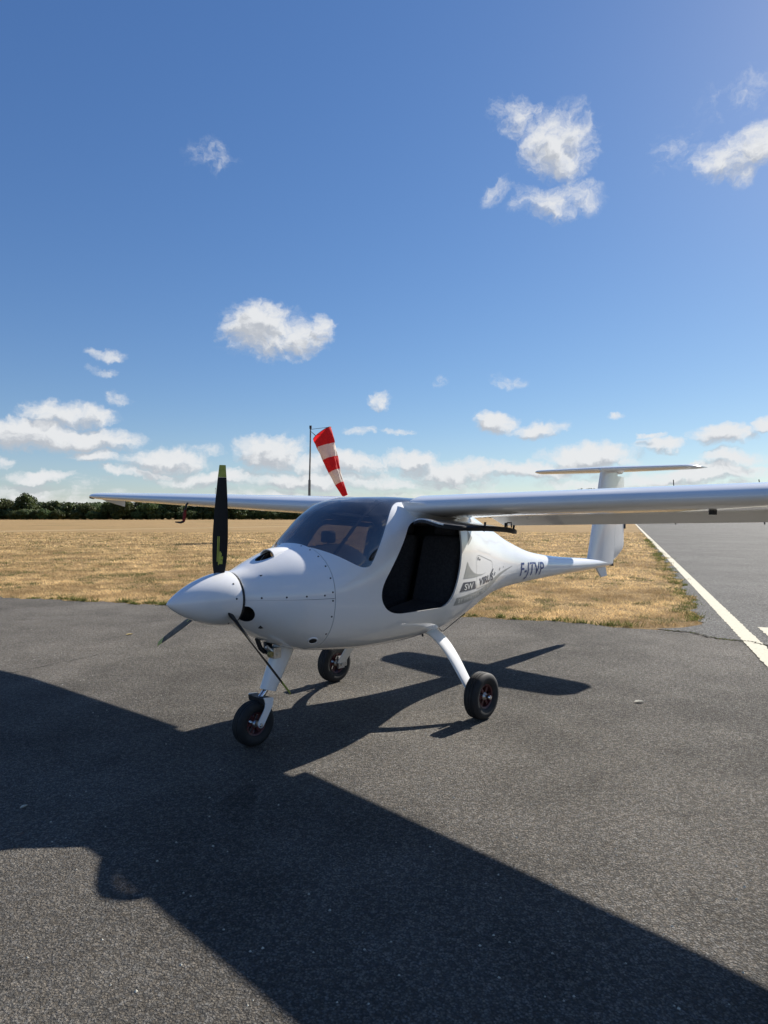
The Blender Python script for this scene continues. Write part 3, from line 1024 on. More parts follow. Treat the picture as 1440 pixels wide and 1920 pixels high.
# ---- draped vinyl on the port side
def drape(name, polys, mat, parent, off=0.0022, maxlen=0.03, side=-1):
    """polys: list of (x, z) outlines or (verts2d, tris)"""
    V, F = [], []
    for p in polys:
        if isinstance(p, tuple) and len(p) == 2 and isinstance(p[1], list):
            v2, tr = p
        else:
            v2 = [tuple(q_) for q_ in p]
            tr = tessellate_polygon([[Vector((q_[0], q_[1], 0)) for q_ in v2]])
        b0 = len(V)
        V += [(v_[0], v_[1], 0) for v_ in v2]
        F += [tuple(b0 + i for i in t_) for t_ in tr]
    bm = bmesh.new()
    bv = [bm.verts.new(v_) for v_ in V]
    for f in F:
        try: bm.faces.new([bv[i] for i in f])
        except ValueError: pass
    for _ in range(6):
        lg_ = [e for e in bm.edges if e.calc_length() > maxlen]
        if not lg_: break
        bmesh.ops.subdivide_edges(bm, edges=lg_, cuts=1)
        bmesh.ops.triangulate(bm, faces=[f for f in bm.faces if len(f.verts) > 3])
    for v_ in bm.verts:
        x, z = v_.co.x, v_.co.y
        s_ = station(x)
        z = min(z, s_[0] - 0.002)
        y = side_y(x, z)
        p_, n_ = surf_frame(x, z, side)
        v_.co = p_ + n_ * off
    me = bpy.data.meshes.new(name)
    for f in bm.faces: f.smooth = True
    bm.to_mesh(me); bm.free()
    me.materials.append(mat)
    o = bpy.data.objects.new(name, me); C.objects.link(o); o.parent = parent
    return o


def text_polys(txt, size, sx=1.0, shear=0.0, origin=(0, 0), rot=0.0, weight=0.0, space=1.0):
    cu_ = bpy.data.curves.new('lettering', 'FONT')
    cu_.body = txt; cu_.size = size; cu_.offset = weight; cu_.resolution_u = 3; cu_.space_character = space
    ob = bpy.data.objects.new('lettering', cu_); C.objects.link(ob)
    dg = bpy.context.evaluated_depsgraph_get(); dg.update()
    me = bpy.data.meshes.new_from_object(ob.evaluated_get(dg))
    v2 = []
    for v_ in me.vertices:
        x, z = v_.co.x * sx + v_.co.y * shear, v_.co.y
        v2.append((origin[0] + x * math.cos(rot) - z * math.sin(rot), origin[1] + x * math.sin(rot) + z * math.cos(rot)))
    tr = []
    for pl in me.polygons:
        vv = list(pl.vertices)
        for k in range(1, len(vv) - 1): tr.append((vv[0], vv[k], vv[k + 1]))
    bpy.data.objects.remove(ob); bpy.data.curves.remove(cu_); bpy.data.meshes.remove(me)
    return (v2, tr)

tx = drape('registration_lettering', [text_polys('F-JTVP', 0.190, 1.02, 0.03, (1.600, 0.922), R(-2.4), 0.0015, 1.04)], M['navy_vinyl'], fus, maxlen=0.02)
tag(tx, 'dark blue registration letters on the tail boom')
drape('slate_badge', [[(0.100, 0.924), (0.161, 0.994), (0.405, 0.985), (0.432, 0.920)]], M['slate_vinyl'], fus, 0.0016)
drape('badge_lettering', [text_polys('SW', 0.068, 1.75, 0.02, (0.180, 0.932), R(-0.5), 0.001)], M['white_vinyl'], fus, 0.0032)
drape('name_lettering', [text_polys('VIRUS', 0.086, 1.62, 0.02, (0.515, 0.936), R(2.0), 0.0018, 1.05)], M['slate_vinyl'], fus)
drape('name_swash', [[(0.800, 1.008), (0.835, 1.022), (0.880, 1.050), (0.905, 1.046), (0.850, 1.008)]], M['slate_vinyl'], fus)
# grey sweep with web address
bt = smooth_poly([(0.032, 0.822), (0.215, 0.820), (0.474, 0.832), (0.684, 0.850), (0.883, 0.895), (1.069, 0.964), (1.409, 1.034)], 6, closed=False)
tp_ = smooth_poly([(1.409, 1.038), (1.063, 0.992), (0.847, 0.946), (0.632, 0.906), (0.427, 0.893), (0.200, 0.884), (0.062, 0.882)], 6, closed=False)
drape('grey_sweep', [bt + tp_], M['grey_vinyl'], fus, 0.0014)
path = smooth_poly([(0.095, 0.838), (0.215, 0.836), (0.474, 0.848), (0.684, 0.866), (0.883, 0.910)], 10, closed=False)
dcum = np.r_[0, np.cumsum(np.linalg.norm(np.diff(np.array(path), axis=0), axis=1))]
s0_ = 0.0
for word in ('BY', 'WWW.PIPISTREL.SI'):
    pl_ = []
    for chh in word:
        xx = float(np.interp(s0_, dcum, [p_[0] for p_ in path])); zz = float(np.interp(s0_, dcum, [p_[1] for p_ in path]))
        x2 = float(np.interp(s0_ + .02, dcum, [p_[0] for p_ in path])); z2 = float(np.interp(s0_ + .02, dcum, [p_[1] for p_ in path]))
        pl_.append(text_polys(chh, 0.044, 1.35, 0.006, (xx, zz), math.atan2(z2 - zz, x2 - xx), 0.0004))
        s0_ += {'W': .056, 'I': .022, '.': .020}.get(chh, .042)
    drape('web_lettering', pl_, M['white_vinyl'], fus, 0.003)
    s0_ += .025
arc = smooth_poly([(0.242, 1.158), (0.275, 1.115), (0.328, 1.078), (0.395, 1.050), (0.465, 1.037), (0.580, 1.028), (0.700, 1.034)], 6, closed=False)
drape('grey_fin_mark', [arc + [(0.58, 1.020), (0.40, 1.016), (0.165, 1.024)]], M['grey_vinyl'], fus, 0.0014)
drape('grey_fin_mark', [round_poly([(0.300, 1.405), (0.375, 1.344), (0.300, 1.300), (0.262, 1.285)], .01, 3)], M['grey_vinyl'], fus, 0.0014)
for (x, z, r) in ((0.935, 1.000, .022), (1.076, 1.030, .017), (1.180, 1.042, .010)):
    drape('bird_mark', [[(x - r * 1.4, z - r * .9), (x - r * .1, z - r * .2), (x + r * .2, z - r * 1.2), (x + r * .35, z + r * .1), (x + r * 1.4, z + r * .5), (x + r * .1, z + r * .45), (x - r * .1, z + r * 1.3), (x - r * .3, z + r * .2)]], M['slate_vinyl'], fus)
# service hatch: raised lid line and lock
def outline(poly, w):
    P_ = resample([np.array(p_) for p_ in poly], 90)
    c_ = P_.mean(0)
    n = len(P_)
    tg = np.roll(P_, -1, 0) - np.roll(P_, 1, 0)
    nn = np.c_[-tg[:, 1], tg[:, 0]]; nn /= np.linalg.norm(nn, axis=1)[:, None]
    v2 = [tuple(p_) for p_ in P_ + nn * w / 2] + [tuple(p_) for p_ in P_ - nn * w / 2]
    return (v2, [(i, (i + 1) % n, n + (i + 1) % n) for i in range(n)] + [(i, n + (i + 1) % n, n + i) for i in range(n)])
drape('hatch_seam', [outline(round_poly([(0.452, 0.912), (0.43, 1.178), (0.489, 1.196), (0.871, 1.116), (0.888, 0.981), (0.87, 0.93)], .03, 4), 0.0045)], M['grey_vinyl'], fus, 0.0012)
p, n = surf_frame(0.485, 1.168)
lk = MB().lathe([(.0001, .004), (.014, .004), (.015, -.001)], (0, 0, 0), 'z', 16, closed_prof=False).build('hatch_lock', M['alu'], fus)
lk.location = p; lk.rotation_euler = n.to_track_quat('Z', 'Y').to_euler()
p, n = surf_frame(0.525, 1.155)
lk = MB().lathe([(.0001, .003), (.008, .003), (.009, -.001)], (0, 0, 0), 'z', 12, closed_prof=False).build('hatch_lock', M['black'], fus)
lk.location = p; lk.rotation_euler = n.to_track_quat('Z', 'Y').to_euler()

# ---- doors: curved patches of the hull inside the openings
def door_patch(side, shrink, n=120):
    P_ = resample(DOOR, n)
    c_ = P_.mean(0)
    return c_ + (P_ - c_) * shrink, c_


def door(side, parent):
    O_, c_ = door_patch(side, 0.992)
    tg = np.roll(O_, -1, 0) - np.roll(O_, 1, 0)
    nn = np.c_[tg[:, 1], -tg[:, 0]]; nn /= np.linalg.norm(nn, axis=1)[:, None]
    if ((O_ + nn * .01 - c_) ** 2).sum() > ((O_ - c_) ** 2).sum(): nn = -nn
    I_ = O_ + nn * 0.042
    n = len(O_)
    def pt(q_, off): 
        return (q_[0], side * side_y(float(q_[0]), float(q_[1]), off), q_[1])
    rings_ = [[pt(q_, -.002) for q_ in O_], [pt(q_, .004) for q_ in O_ + nn * .006], [pt(q_, .004) for q_ in I_ - nn * .006], [pt(q_, -.002) for q_ in I_], [pt(q_, -.022) for q_ in I_], [pt(q_, -.022) for q_ in O_]]
    rings_.append(rings_[0])
    fr = MB().loft(rings_, caps=False)
    V = []; F = []
    shr = [1.0, .8, .6, .4, .2, .05]
    ci = I_.mean(0)
    for k_ in shr: V += [pt(ci + (q_ - ci) * k_, -.004) for q_ in I_ - nn * .003]
    for i in range(len(shr) - 1):
        for j in range(n):
            k2 = (j + 1) % n
            F.append((i * n + j, i * n + k2, (i + 1) * n + k2, (i + 1) * n + j))
    F.append(tuple((len(shr) - 1) * n + j for j in range(n)))
    return fr, (V, F)
fr, gl = door(1, plane)
d_s = fr.build('door_frame', M['carbon'], plane)
g_s = link_mesh('door_pane', gl[0], gl[1], M['door_glass'], d_s)
# port door, swung up under the wing about its top hinge
fr, gl = door(-1, plane)
hinge = Vector((0, -0.500, 1.497))
slope = math.atan2(-0.037, 0.64)
ax = Vector((math.cos(slope), 0, math.sin(slope)))
hp = Vector((-0.475, -0.500, 1.490))
MR = Matrix.Translation(hp) @ Matrix.Rotation(R(-84), 4, ax) @ Matrix.Translation(-hp)
fr.v = [tuple(MR @ Vector(v_)) for v_ in fr.v]
d_p = fr.build('door_frame', M['carbon'], plane)
tag(d_p, 'open door swung up under the near wing')
g_p = link_mesh('door_pane', [tuple(MR @ Vector(v_)) for v_ in gl[0]], gl[1], M['door_glass_dark'], d_p)
for (x, z) in ((-0.10, 0.865), (-0.52, 0.855), (-0.16, 0.90)):
    y = -side_y(x, z)
    a = MR @ Vector((x, y + .03, z)); b_ = MR @ Vector((x, y - .032, z))
    MB().tube([a, a.lerp(b_, .4), b_], [.006, .006, .008], 10).build('door_latch', M['black'], d_p)
a = MR @ Vector((-0.10, -side_y(-.10, .90) - .004, .90))
MB().tube([a + Vector((-.03, 0, 0)), a + Vector((-.028, .0, .035)), a + Vector((.028, 0, .035)), a + Vector((.03, 0, 0))], .005, 8).build('door_handle', M['black'], d_p)
# white strip painting in the highlight along the front edge of the open door
Q_, c_ = door_patch(-1, 0.992)
strip = [q_ for q_ in Q_ if q_[0] < -0.40 and q_[1] > 0.98]
strip = sorted(strip, key=lambda q_: q_[1])
sm = MB()
rr_ = []
for q_ in strip:
    y = -side_y(float(q_[0]), float(q_[1]))
    rr_.append([tuple(MR @ Vector((q_[0] + dx, y + dy, q_[1]))) for dx, dy in ((.0, .004), (.028, .004), (.028, -.0065), (.0, -.0065))])
sm.loft(rr_).build('door_edge_highlight', M['paint'], d_p)

# ---- cabin
def rounded_box(name, c, s, mat, parent, bev=0.03, rot=(0, 0, 0)):
    bm = bmesh.new()
    bmesh.ops.create_cube(bm, size=1)
    bmesh.ops.transform(bm, verts=bm.verts, matrix=Matrix.Diagonal((*s, 1)))
    bmesh.ops.bevel(bm, geom=list(bm.edges), offset=bev, segments=3, profile=0.5, affect='EDGES')
    me = bpy.data.meshes.new(name)
    for f in bm.faces: f.smooth = True
    bm.to_mesh(me); bm.free()
    me.materials.append(mat)
    o = bpy.data.objects.new(name, me); C.objects.link(o)
    o.parent = parent; o.location = c; o.rotation_euler = rot
    return o
for s in (-1, 1):
    st_ = rounded_box('seat', (-0.10, s * 0.245, 0.74), (0.46, 0.40, 0.14), M['seat'], plane, 0.05, (0, R(-8), 0))
    rounded_box('seat_back', (0.33, 0.0, 0.28), (0.12, 0.40, 0.60), M['seat'], st_, 0.05, (0, R(24), 0))
    rounded_box('headrest', (0.49, 0.0, 0.62), (0.08, 0.24, 0.14), M['seat'], st_, 0.035, (0, R(20), 0))
    MB().tube([(-0.52, s * .22, .70), (-.55, s * .22, .86), (-.50, s * .22, 1.0)], .012, 8).build('control_stick', M['black'], plane)
    MB().tube([(-1.06, s * .30, 1.25), (-0.78, s * .25, 1.47), (-0.52, s * .20, 1.635)], .013, 10).build('cabin_tube', M['black'], plane)
# instrument panel under a hooded glareshield
gp = MB()
rings = []
for x, k in ((-1.10, .90), (-0.95, .97), (-0.80, 1.0), (-0.70, .99), (-0.685, .97)):
    rings.append([(x, .36 * k * math.cos(a), 0.98 + .335 * k * max(math.sin(a), 0) ** .85) for a in np.linspace(0, math.pi, 25)])
gp.loft(rings)
panel = gp.build('instrument_panel', M['lining'], plane)
for (y, z) in ((-.16, 1.14), (-.04, 1.16), (.09, 1.16), (.20, 1.12), (-.10, 1.04), (.05, 1.05)):
    MB().lathe([(.0001, 0), (.036, 0), (.040, .006), (.040, -.01)], (-0.681, y, z), 'x', 20, closed_prof=False).build('gauge', M['black'], panel)
rounded_box('compass', (-0.80, 0.03, 1.365), (0.07, 0.11, 0.09), M['black'], plane, 0.02)
MB().tube([(-.80, .03, 1.32), (-.80, .03, 1.30)], .012, 8).build('compass_foot', M['black'], plane)
rounded_box('cabin_floor', (-0.42, 0, 0.70), (1.05, 0.72, 0.02), M['lining'], plane, 0.008)
bk = MB().loft([[(x, y * k, z) for (_, y, z) in ring(x, 48, -.02)] for x, k in ((0.46, 1.0), (0.475, 1.0))])
bk.build('bulkhead', M['lining'], plane)

# ---- wings
def foil(c, t, camber, upper):
    c = min(max(c, 0.0), 1.0)
    yt = 5 * t * (.2969 * math.sqrt(c) - .126 * c - .3516 * c * c + .2843 * c ** 3 - .1036 * c ** 4)
    p_ = .4
    yc = camber / p_ ** 2 * (2 * p_ * c - c * c) if c < p_ else camber / (1 - p_) ** 2 * ((1 - 2 * p_) + 2 * p_ * c - c * c)
    return yc + yt if upper else yc - yt
TIPY = 5.34
def wing_sec(y):
    """leading edge x, chord, z, thickness at span position y (>0)"""
    k = (y - 0.44) / (TIPY - 0.44)
    x0 = -0.455 + 0.05 * k + 0.16 * max(0, (k - .93) / .07) ** 2
    ch = 1.035 - 0.16 * k - 0.20 * max(0, (k - .5) / .5) - 0.26 * max(0, (k - .93) / .07) ** 2
    z = 1.592 + 0.028 * (y - .45)
    th = 0.166 - 0.035 * k - 0.045 * max(0, (k - .95) / .05) ** 2
    return x0, ch, z, th
INC = R(4.0)
CUT = 0.775
def wing_pt(y, c, upper, side):
    x0, ch, z, th = wing_sec(y)
    zz = foil(c, th, 0.026, upper)
    return (x0 + (c * math.cos(INC) + zz * math.sin(INC)) * ch, side * y, z + (zz * math.cos(INC) - c * math.sin(INC)) * ch)
spans = list(np.linspace(0.44, 4.9, 40)) + list(TIPY - 0.44 * (1 - np.sin(np.linspace(0, math.pi / 2, 12)))[1:])
FL0, FL1 = 0.66, 5.02
for side in (1, -1):
    cs = [CUT * (1 - math.cos(t)) / 2 if False else CUT * (math.sin(t) ** 2) for t in np.linspace(0, math.pi / 2, 28)]
    rings = []
    for y in spans:
        full = y > FL1 or y < FL0
        cut = 1.0 if False else CUT
        up_ = [wing_pt(y, c, True, side) for c in cs[::-1]]
        lo_ = [wing_pt(y, c, False, side) for c in cs[1:]]
        rings.append(up_ + lo_)
    wg = MB().loft(rings).build('wing', M['paint'], plane, sharp=40)
    tag(wg, 'far wing reaching out behind the propeller' if side > 0 else 'near wing reaching out of the frame on the right')
    # fixed trailing edge at the root and at the tip
    for (ya, yb) in ((0.44, FL0 + .004), (FL1 + .006, TIPY)):
        ys_ = [ya + (yb - ya) * t for t in np.linspace(0, 1, 6)] if ya < 1 else [y for y in spans if y > ya]
        rr_ = []
        for y in ys_:
            cc = np.linspace(CUT - .002, 1.0, 8)
            rr_.append([wing_pt(y, c, True, side) for c in cc[::-1]] + [wing_pt(y, c, False, side) for c in cc[:-1]])
        MB().loft(rr_).build('trailing_edge', M['paint'], wg)
    # flaperon hinged at the lower surface
    defl = R(21) if side < 0 else R(7)
    rr_ = []
    for y in np.linspace(FL0 - .022, FL1, 30):
        hx, _, hz = wing_pt(y, CUT + .012, False, side)
        cc = np.linspace(CUT + .010, 1.0, 9)
        raw = [wing_pt(y, c, True, side) for c in cc[::-1]] + [wing_pt(y, c, False, side) for c in cc[:-1]]
        o_ = []
        for (x, yy, z) in raw:
            dx, dz = x - hx, z - hz
            o_.append((hx + dx * math.cos(defl) + dz * math.sin(defl), yy, hz - dx * math.sin(defl) + dz * math.cos(defl)))
        rr_.append(o_)
    fl = MB().loft(rr_).build('flaperon', M['paint'], wg)
    for y in (1.0, 2.3, 3.6, 4.7):
        hx, hy, hz = wing_pt(y, CUT, False, side)
        MB().box((hx, hy, hz - .012), (.05, .008, .026)).build('hinge', M['paint'], wg)
    # small black vent under the leading edge and tie-down point
    if side < 0:
        a = wing_pt(2.43, .30, False, side)
        MB().tube([(a[0] - .02, a[1], a[2] + .005), (a[0] - .02, a[1], a[2] - .022)], .018, 12).tube([(a[0] + .022, a[1], a[2] + .005), (a[0] + .022, a[1], a[2] - .022)], .014, 12).box((a[0], a[1], a[2] - .012), (.06, .014, .012)).build('tie_down', M['black'], wg)
    else:
        a = wing_pt(5.12, .06, False, side)
        MB().tube([(a[0], a[1], a[2] + .01), (a[0] - .004, a[1], a[2] - .008)], [.034, .030], 14).build('air_vent', M['black'], wg)
    # drooped tip plate
    pts_ = []
    tp1 = [wing_pt(5.30, c, False, side) for c in np.linspace(.22, .99, 9)]
    bot_ = [(x, y, z - 0.105 * (i / 8) ** .8 - .004) for i, (x, y, z) in enumerate(tp1)]
    lo_ = [(x, y - side * .012, z + .012) for x, y, z in tp1]
    rr_ = [[tp1[i], (bot_[i][0], bot_[i][1] + side * .012, bot_[i][2]), (bot_[i][0], bot_[i][1] + side * .004, bot_[i][2]), lo_[i]] for i in range(9)]
    MB().loft(rr_).build('wing_tip_plate', M['paint'], wg)
# roof fairing between the wing roots, aft of the skylight
rr_ = []
for y in np.linspace(-0.455, 0.455, 15):
    cc = np.linspace(0.50, 1.0, 12)
    rr_.append([(wing_pt(.40, c, True, 1)[0], y, wing_pt(.40, c, True, 1)[2] + .004) for c in cc] + [(wing_pt(.40, c, False, 1)[0], y, wing_pt(.40, c, False, 1)[2] + .02) for c in cc[::-1]])
MB().loft(rr_).build('roof_fairing', M['paint'], plane)
# wing root fillet
for s in (-1, 1):
    rr_ = []
    for t in np.linspace(0, 1, 24):
        c = 0.0 + t * 0.86
        q_ = wing_pt(.60, c, False, s); u_ = wing_pt(.44, c, False, s)
        z0 = q_[2]
        zf = z0 - .055 * math.sin(math.pi * min(1, t * 1.15 + .08)) - .004
        yh = side_y(q_[0], min(zf, station(q_[0])[0] - .02))
        yh = min(yh, .50)
        mid = (q_[0], s * (yh * .62 + .60 * .38), z0 * .62 + zf * .38 + .006)
        rr_.append([(q_[0], s * .62, z0 + .004), mid, (q_[0], s * (yh - .004), zf), (q_[0], s * (yh - .03), zf + .05), (q_[0], s * .45, z0 + .03), (q_[0], s * .60, z0 + .02)])
    MB().loft(rr_).build('wing_root_fillet', M['paint'], plane)

# ---- tail
def surface(name, secs, parent, mat, n=20, vertical=True, c0=0.0, c1=1.0, camber=0.0):
    """secs: (span position, x leading edge, chord, thickness, z or y centre)"""
    rr_ = []
    cc = [c0 + (c1 - c0) * (math.sin(t) ** 2) for t in np.linspace(0, math.pi / 2, n)] if c0 == 0 else list(np.linspace(c0, c1, n))
    for (s_, x0, ch, th, ctr) in secs:
        up_ = [(c, foil(c, th, camber, True)) for c in cc[::-1]]
        lo_ = [(c, foil(c, th, camber, False)) for c in (cc[1:] if c0 == 0 else cc)]
        if vertical: rr_.append([(x0 + c * ch, ctr + q_ * ch, s_) for c, q_ in up_ + lo_])
        else: rr_.append([(x0 + c * ch, s_, ctr + q_ * ch) for c, q_ in up_ + lo_])
    return MB().loft(rr_).build(name, mat, parent, sharp=40)
def fin_at(z):
    k = (z - 0.90) / (2.06 - 0.90)
    return 3.50 + 0.375 * k, 1.13 - 0.375 * k
fs = []
for z in np.linspace(0.90, 2.085, 22):
    x0, ch = fin_at(z)
    fs.append((z, x0, ch, 0.115, 0.0))
fin = surface('fin', fs, plane, M['paint'], c1=0.60)
rs = []
for z in np.linspace(0.915, 2.04, 22):
    x0, ch = fin_at(z)
    lower = max(0, (1.10 - z) / .19)
    rs.append((z, x0, ch * (1 - .34 * lower ** 1.3), 0.115 / (1 - .20 * lower), 0.0))
rud = surface('rudder', rs, plane, M['paint'], c0=0.605, c1=1.0, n=14)
MB().box((4.655, 0.0, 1.42), (.03, .02, .16)).build('rudder_tab', M['black'], rud)
def stab_secs(sgn):
    out = []
    for k in list(np.linspace(0, .86, 14)) + list(.86 + .14 * np.sin(np.linspace(0, math.pi / 2, 9)))[1:]:
        x0 = 3.86 + .16 * k + .16 * max(0, (k - .86) / .14) ** 2
        ch = .74 - .20 * k - .24 * max(0, (k - .86) / .14) ** 2
        out.append((sgn * 1.10 * k, x0, ch, .10 * (1 - .5 * max(0, (k - .9) / .1) ** 2), 2.115 + .004 * k))
    return out
ss = stab_secs(-1)[::-1] + stab_secs(1)[1:]
stab = surface('stabilizer', ss, plane, M['paint'], vertical=False, c1=.66)
surface('elevator', [(a, b, c, d, e + .001) for a, b, c, d, e in ss], plane, M['paint'], vertical=False, c0=.668, c1=1.0, n=10)
# fairing where fin and stabilizer meet, tail skid
MB().lathe([(.0005, -.03), (.03, .05), (.042, .2), (.040, .45), (.022, .66), (.0005, .74)], (3.86, 0, 2.098), 'x', 24, closed_prof=False).build('tail_fairing', M['paint'], plane)
sk = MB()
sk.loft([[(3.74, y, .875), (4.02, y, .862), (4.07, y, .742), (3.90, y, .735)] for y in (-.012, .012)])
sk.build('tail_skid', M['paint'], plane, smooth=False)
MB().box((4.165, 0, .905), (.025, .10, .085)).build('rudder_post', M['black'], plane)

# ---- undercarriage
def wheel(c, rad, width, name='wheel', spokes=6):
    root = empty(name); root.parent = plane; root.location = c
    # tyre profile: rounded carcass with three grooves
    pr = []
    hw_ = width / 2
    rim_r = rad * .50
    prof_ = [(rim_r, -hw_ * .62), (rim_r * 1.12, -hw_ * .80), (rad * .72, -hw_ * 1.0), (rad * .86, -hw_ * .96), (rad * .945, -hw_ * .78)]
    tread = []
    for g in (-.55, -.18, .18, .55):
        tread += [(rad * (.985 - .05 * abs(g) ** 2) + .0, (g - .15) * hw_), (rad * (.995 - .05 * abs(g) ** 2), (g - .1) * hw_), (rad * (.995 - .05 * abs(g) ** 2), (g + .1) * hw_), (rad * (.985 - .05 * abs(g) ** 2), (g + .15) * hw_)]
        if g < .5: tread += [(rad * .955, (g + .165) * hw_), (rad * .955, (g + .205) * hw_)]
    prof_ += tread + [(r, -a) for r, a in prof_[::-1]]
    MB().lathe(prof_, (0, 0, 0), 'y', 72).build('tyre', M['rubber'], root, sharp=50)
    rp = [(rim_r * 1.05, -hw_ * .66), (rim_r * 1.02, -hw_ * .70), (rim_r * .90, -hw_ * .62), (rim_r * .86, -hw_ * .30), (rim_r * .86, hw_ * .30), (rim_r * .90, hw_ * .62), (rim_r * 1.02, hw_ * .70), (rim_r * 1.05, hw_ * .66)]
    rim = MB().lathe(rp, (0, 0, 0), 'y', 48)
    for sgn in (-1, 1):
        for k in range(spokes):
            a = 2 * math.pi * k / spokes
            rot = Matrix.Rotation(-a, 3, 'Y')
            rim.box(rot @ Vector((rim_r * .58, sgn * hw_ * .36, 0)), (rim_r * .72, .012, rim_r * .24), rot)
    rim.build('rim', M['maroon'], root, sharp=30)
    MB().lathe([(.0001, -hw_ * .75), (rim_r * .22, -hw_ * .72), (rim_r * .34, -hw_ * .5), (rim_r * .36, hw_ * .5), (rim_r * .22, hw_ * .72), (.0001, hw_ * .75)], (0, 0, 0), 'y', 24, closed_prof=False).build('hub', M['alu'], root)
    return root
def ground_z(y):             # keeps the tyres on the tarmac although the airframe stands slightly rolled
    return -y * math.tan(ROLL)
NW = wheel((-1.487, 0, 0.153 + ground_z(0)), 0.147, 0.100)
PW = wheel((0.0, -0.80, 0.178 + ground_z(-0.80)), 0.174, 0.118)
SW_ = wheel((0.0, 0.80, 0.178 + ground_z(0.80)), 0.174, 0.118)
for s, zc in ((-1, 0.178 + ground_z(-.8)), (1, 0.178 + ground_z(.8))):
    # bowed composite spring leg
    path = smooth_poly([np.array(p_) for p_ in ((0.06, s * .16, .610), (0.05, s * .30, .585), (0.035, s * .42, .520), (0.02, s * .53, .420), (0.008, s * .63, .300), (0.0, s * .705, zc + .02))], 7, closed=False)
    rr_ = []
    for i, p_ in enumerate(path):
        t = i / (len(path) - 1)
        d = path[min(i + 1, len(path) - 1)] - path[max(i - 1, 0)]
        d = Vector(d).normalized(); nrm = Vector((1, 0, 0)).cross(d).normalized()
        cw = .085 - .035 * t; th = .019 - .005 * t
        if t < .25: cw += .05 * (1 - t / .25) ** 2; th += .012 * (1 - t / .25) ** 2
        rr_.append([Vector(p_) + Vector((1, 0, 0)) * math.cos(a) * cw + nrm * math.copysign(abs(math.sin(a)) ** .8, math.sin(a)) * th for a in np.linspace(0, 2 * math.pi, 22, endpoint=False)])
    MB().loft(rr_).build('main_gear_leg', M['paint'], plane)
    ax_ = MB().tube([(0, s * .69, zc), (0, s * .865, zc)], .014, 14)
    ax_.build('axle', M['alu'], plane)
    br = MB().box((0.0, s * .715, zc + .02), (.075, .02, .11)).box((0.05, s * .735, zc + .01), (.05, .045, .07))
    br.build('brake_caliper', M['alu'], plane, smooth=False)
    MB().lathe([(.0001, .018), (.012, .016), (.017, .006), (.018, -.012)], (0, s * .868, zc), 'y', 20, closed_prof=False).build('axle_cap', M['chrome'], plane) if s > 0 else MB().lathe([(.0001, -.018), (.012, -.016), (.017, -.006), (.018, .012)], (0, s * .868, zc), 'y', 20, closed_prof=False).build('axle_cap', M['chrome'], plane)
# nose leg: shrouded tube, chromed slider, fork
rr_ = []
for t in np.linspace(0, 1, 12):
    cx_ = -1.215 - .155 * t; cz_ = .665 - .315 * t
    a_ = .098 - .030 * t; b_ = .046 - .006 * t
    rr_.append([(cx_ + a_ * math.cos(q_) * .90 - .0, b_ * math.sin(q_), cz_ + a_ * math.cos(q_) * -.30 * (1 if True else 0)) for q_ in np.linspace(0, 2 * math.pi, 26, endpoint=False)])
MB().loft(rr_).build('nose_leg_fairing', M['paint'], plane)
MB().tube([(-1.36, 0, .38), (-1.435, 0, .305)], .019, 18).build('nose_leg_slider', M['chrome'], plane)
fk = MB()
fk.loft([[(-1.47, y, .322), (-1.395, y, .318), (-1.385, y, .292), (-1.465, y, .285)] for y in (-.082, .082)])
fk.build('fork_crown', M['black'], plane, smooth=False)
for s in (-1, 1):
    zc = .157
    pl2 = round_poly([(-1.468, .330), (-1.385, .318), (-1.392, .270), (-1.472, zc - .018), (-1.502, zc - .018), (-1.515, zc + .012), (-1.448, .270)], [.012, .012, .02, .018, .018, .018, .03], 5)
    MB().loft([[(p_[0], s * .086, p_[1]) for p_ in pl2], [(p_[0], s * .079, p_[1]) for p_ in pl2]]).build('fork_arm', M['paint'], plane, smooth=False)
    MB().lathe([(.0001, s * .010), (.010, s * .009), (.013, s * .003), (.013, -s * .004)], (-1.489, s * .087, zc), 'y', 14, closed_prof=False).build('fork_bolt', M['alu'], plane)
MB().tube([(-1.40, -.02, .645), (-1.355, -.035, .60), (-1.33, -.04, .59)], .018, 10).box((-1.335, -.03, .60), (.06, .05, .07)).build('steering_bracket', M['alu'], plane)
MB().lathe([(.0001, -.012), (.020, -.012), (.022, 0), (.020, .012), (.0001, .012)], (-1.385, -.045, .598), 'y', 16, closed_prof=False).build('steering_bush', M['brass'], plane)
MB().tube([(-1.44, .03, .70), (-1.41, .03, .63), (-1.375, .03, .60)], .016, 10).build('exhaust_stub', M['black'], plane)
# whip aerial and drains under the belly
MB().tube([(0.33, -.10, .59), (0.40, -.12, .525), (0.42, -.12, .520), (0.75, -.12, .640)], .0035, 6).build('whip_aerial', M['black'], plane)
MB().tube([(-0.45, -.18, .57), (-.45, -.18, .545)], .006, 6).build('drain_pipe', M['black'], plane)
MB().tube([(-0.06, -.28, .60), (-.06, -.28, .565)], .008, 8).build('drain_pipe', M['black'], plane)

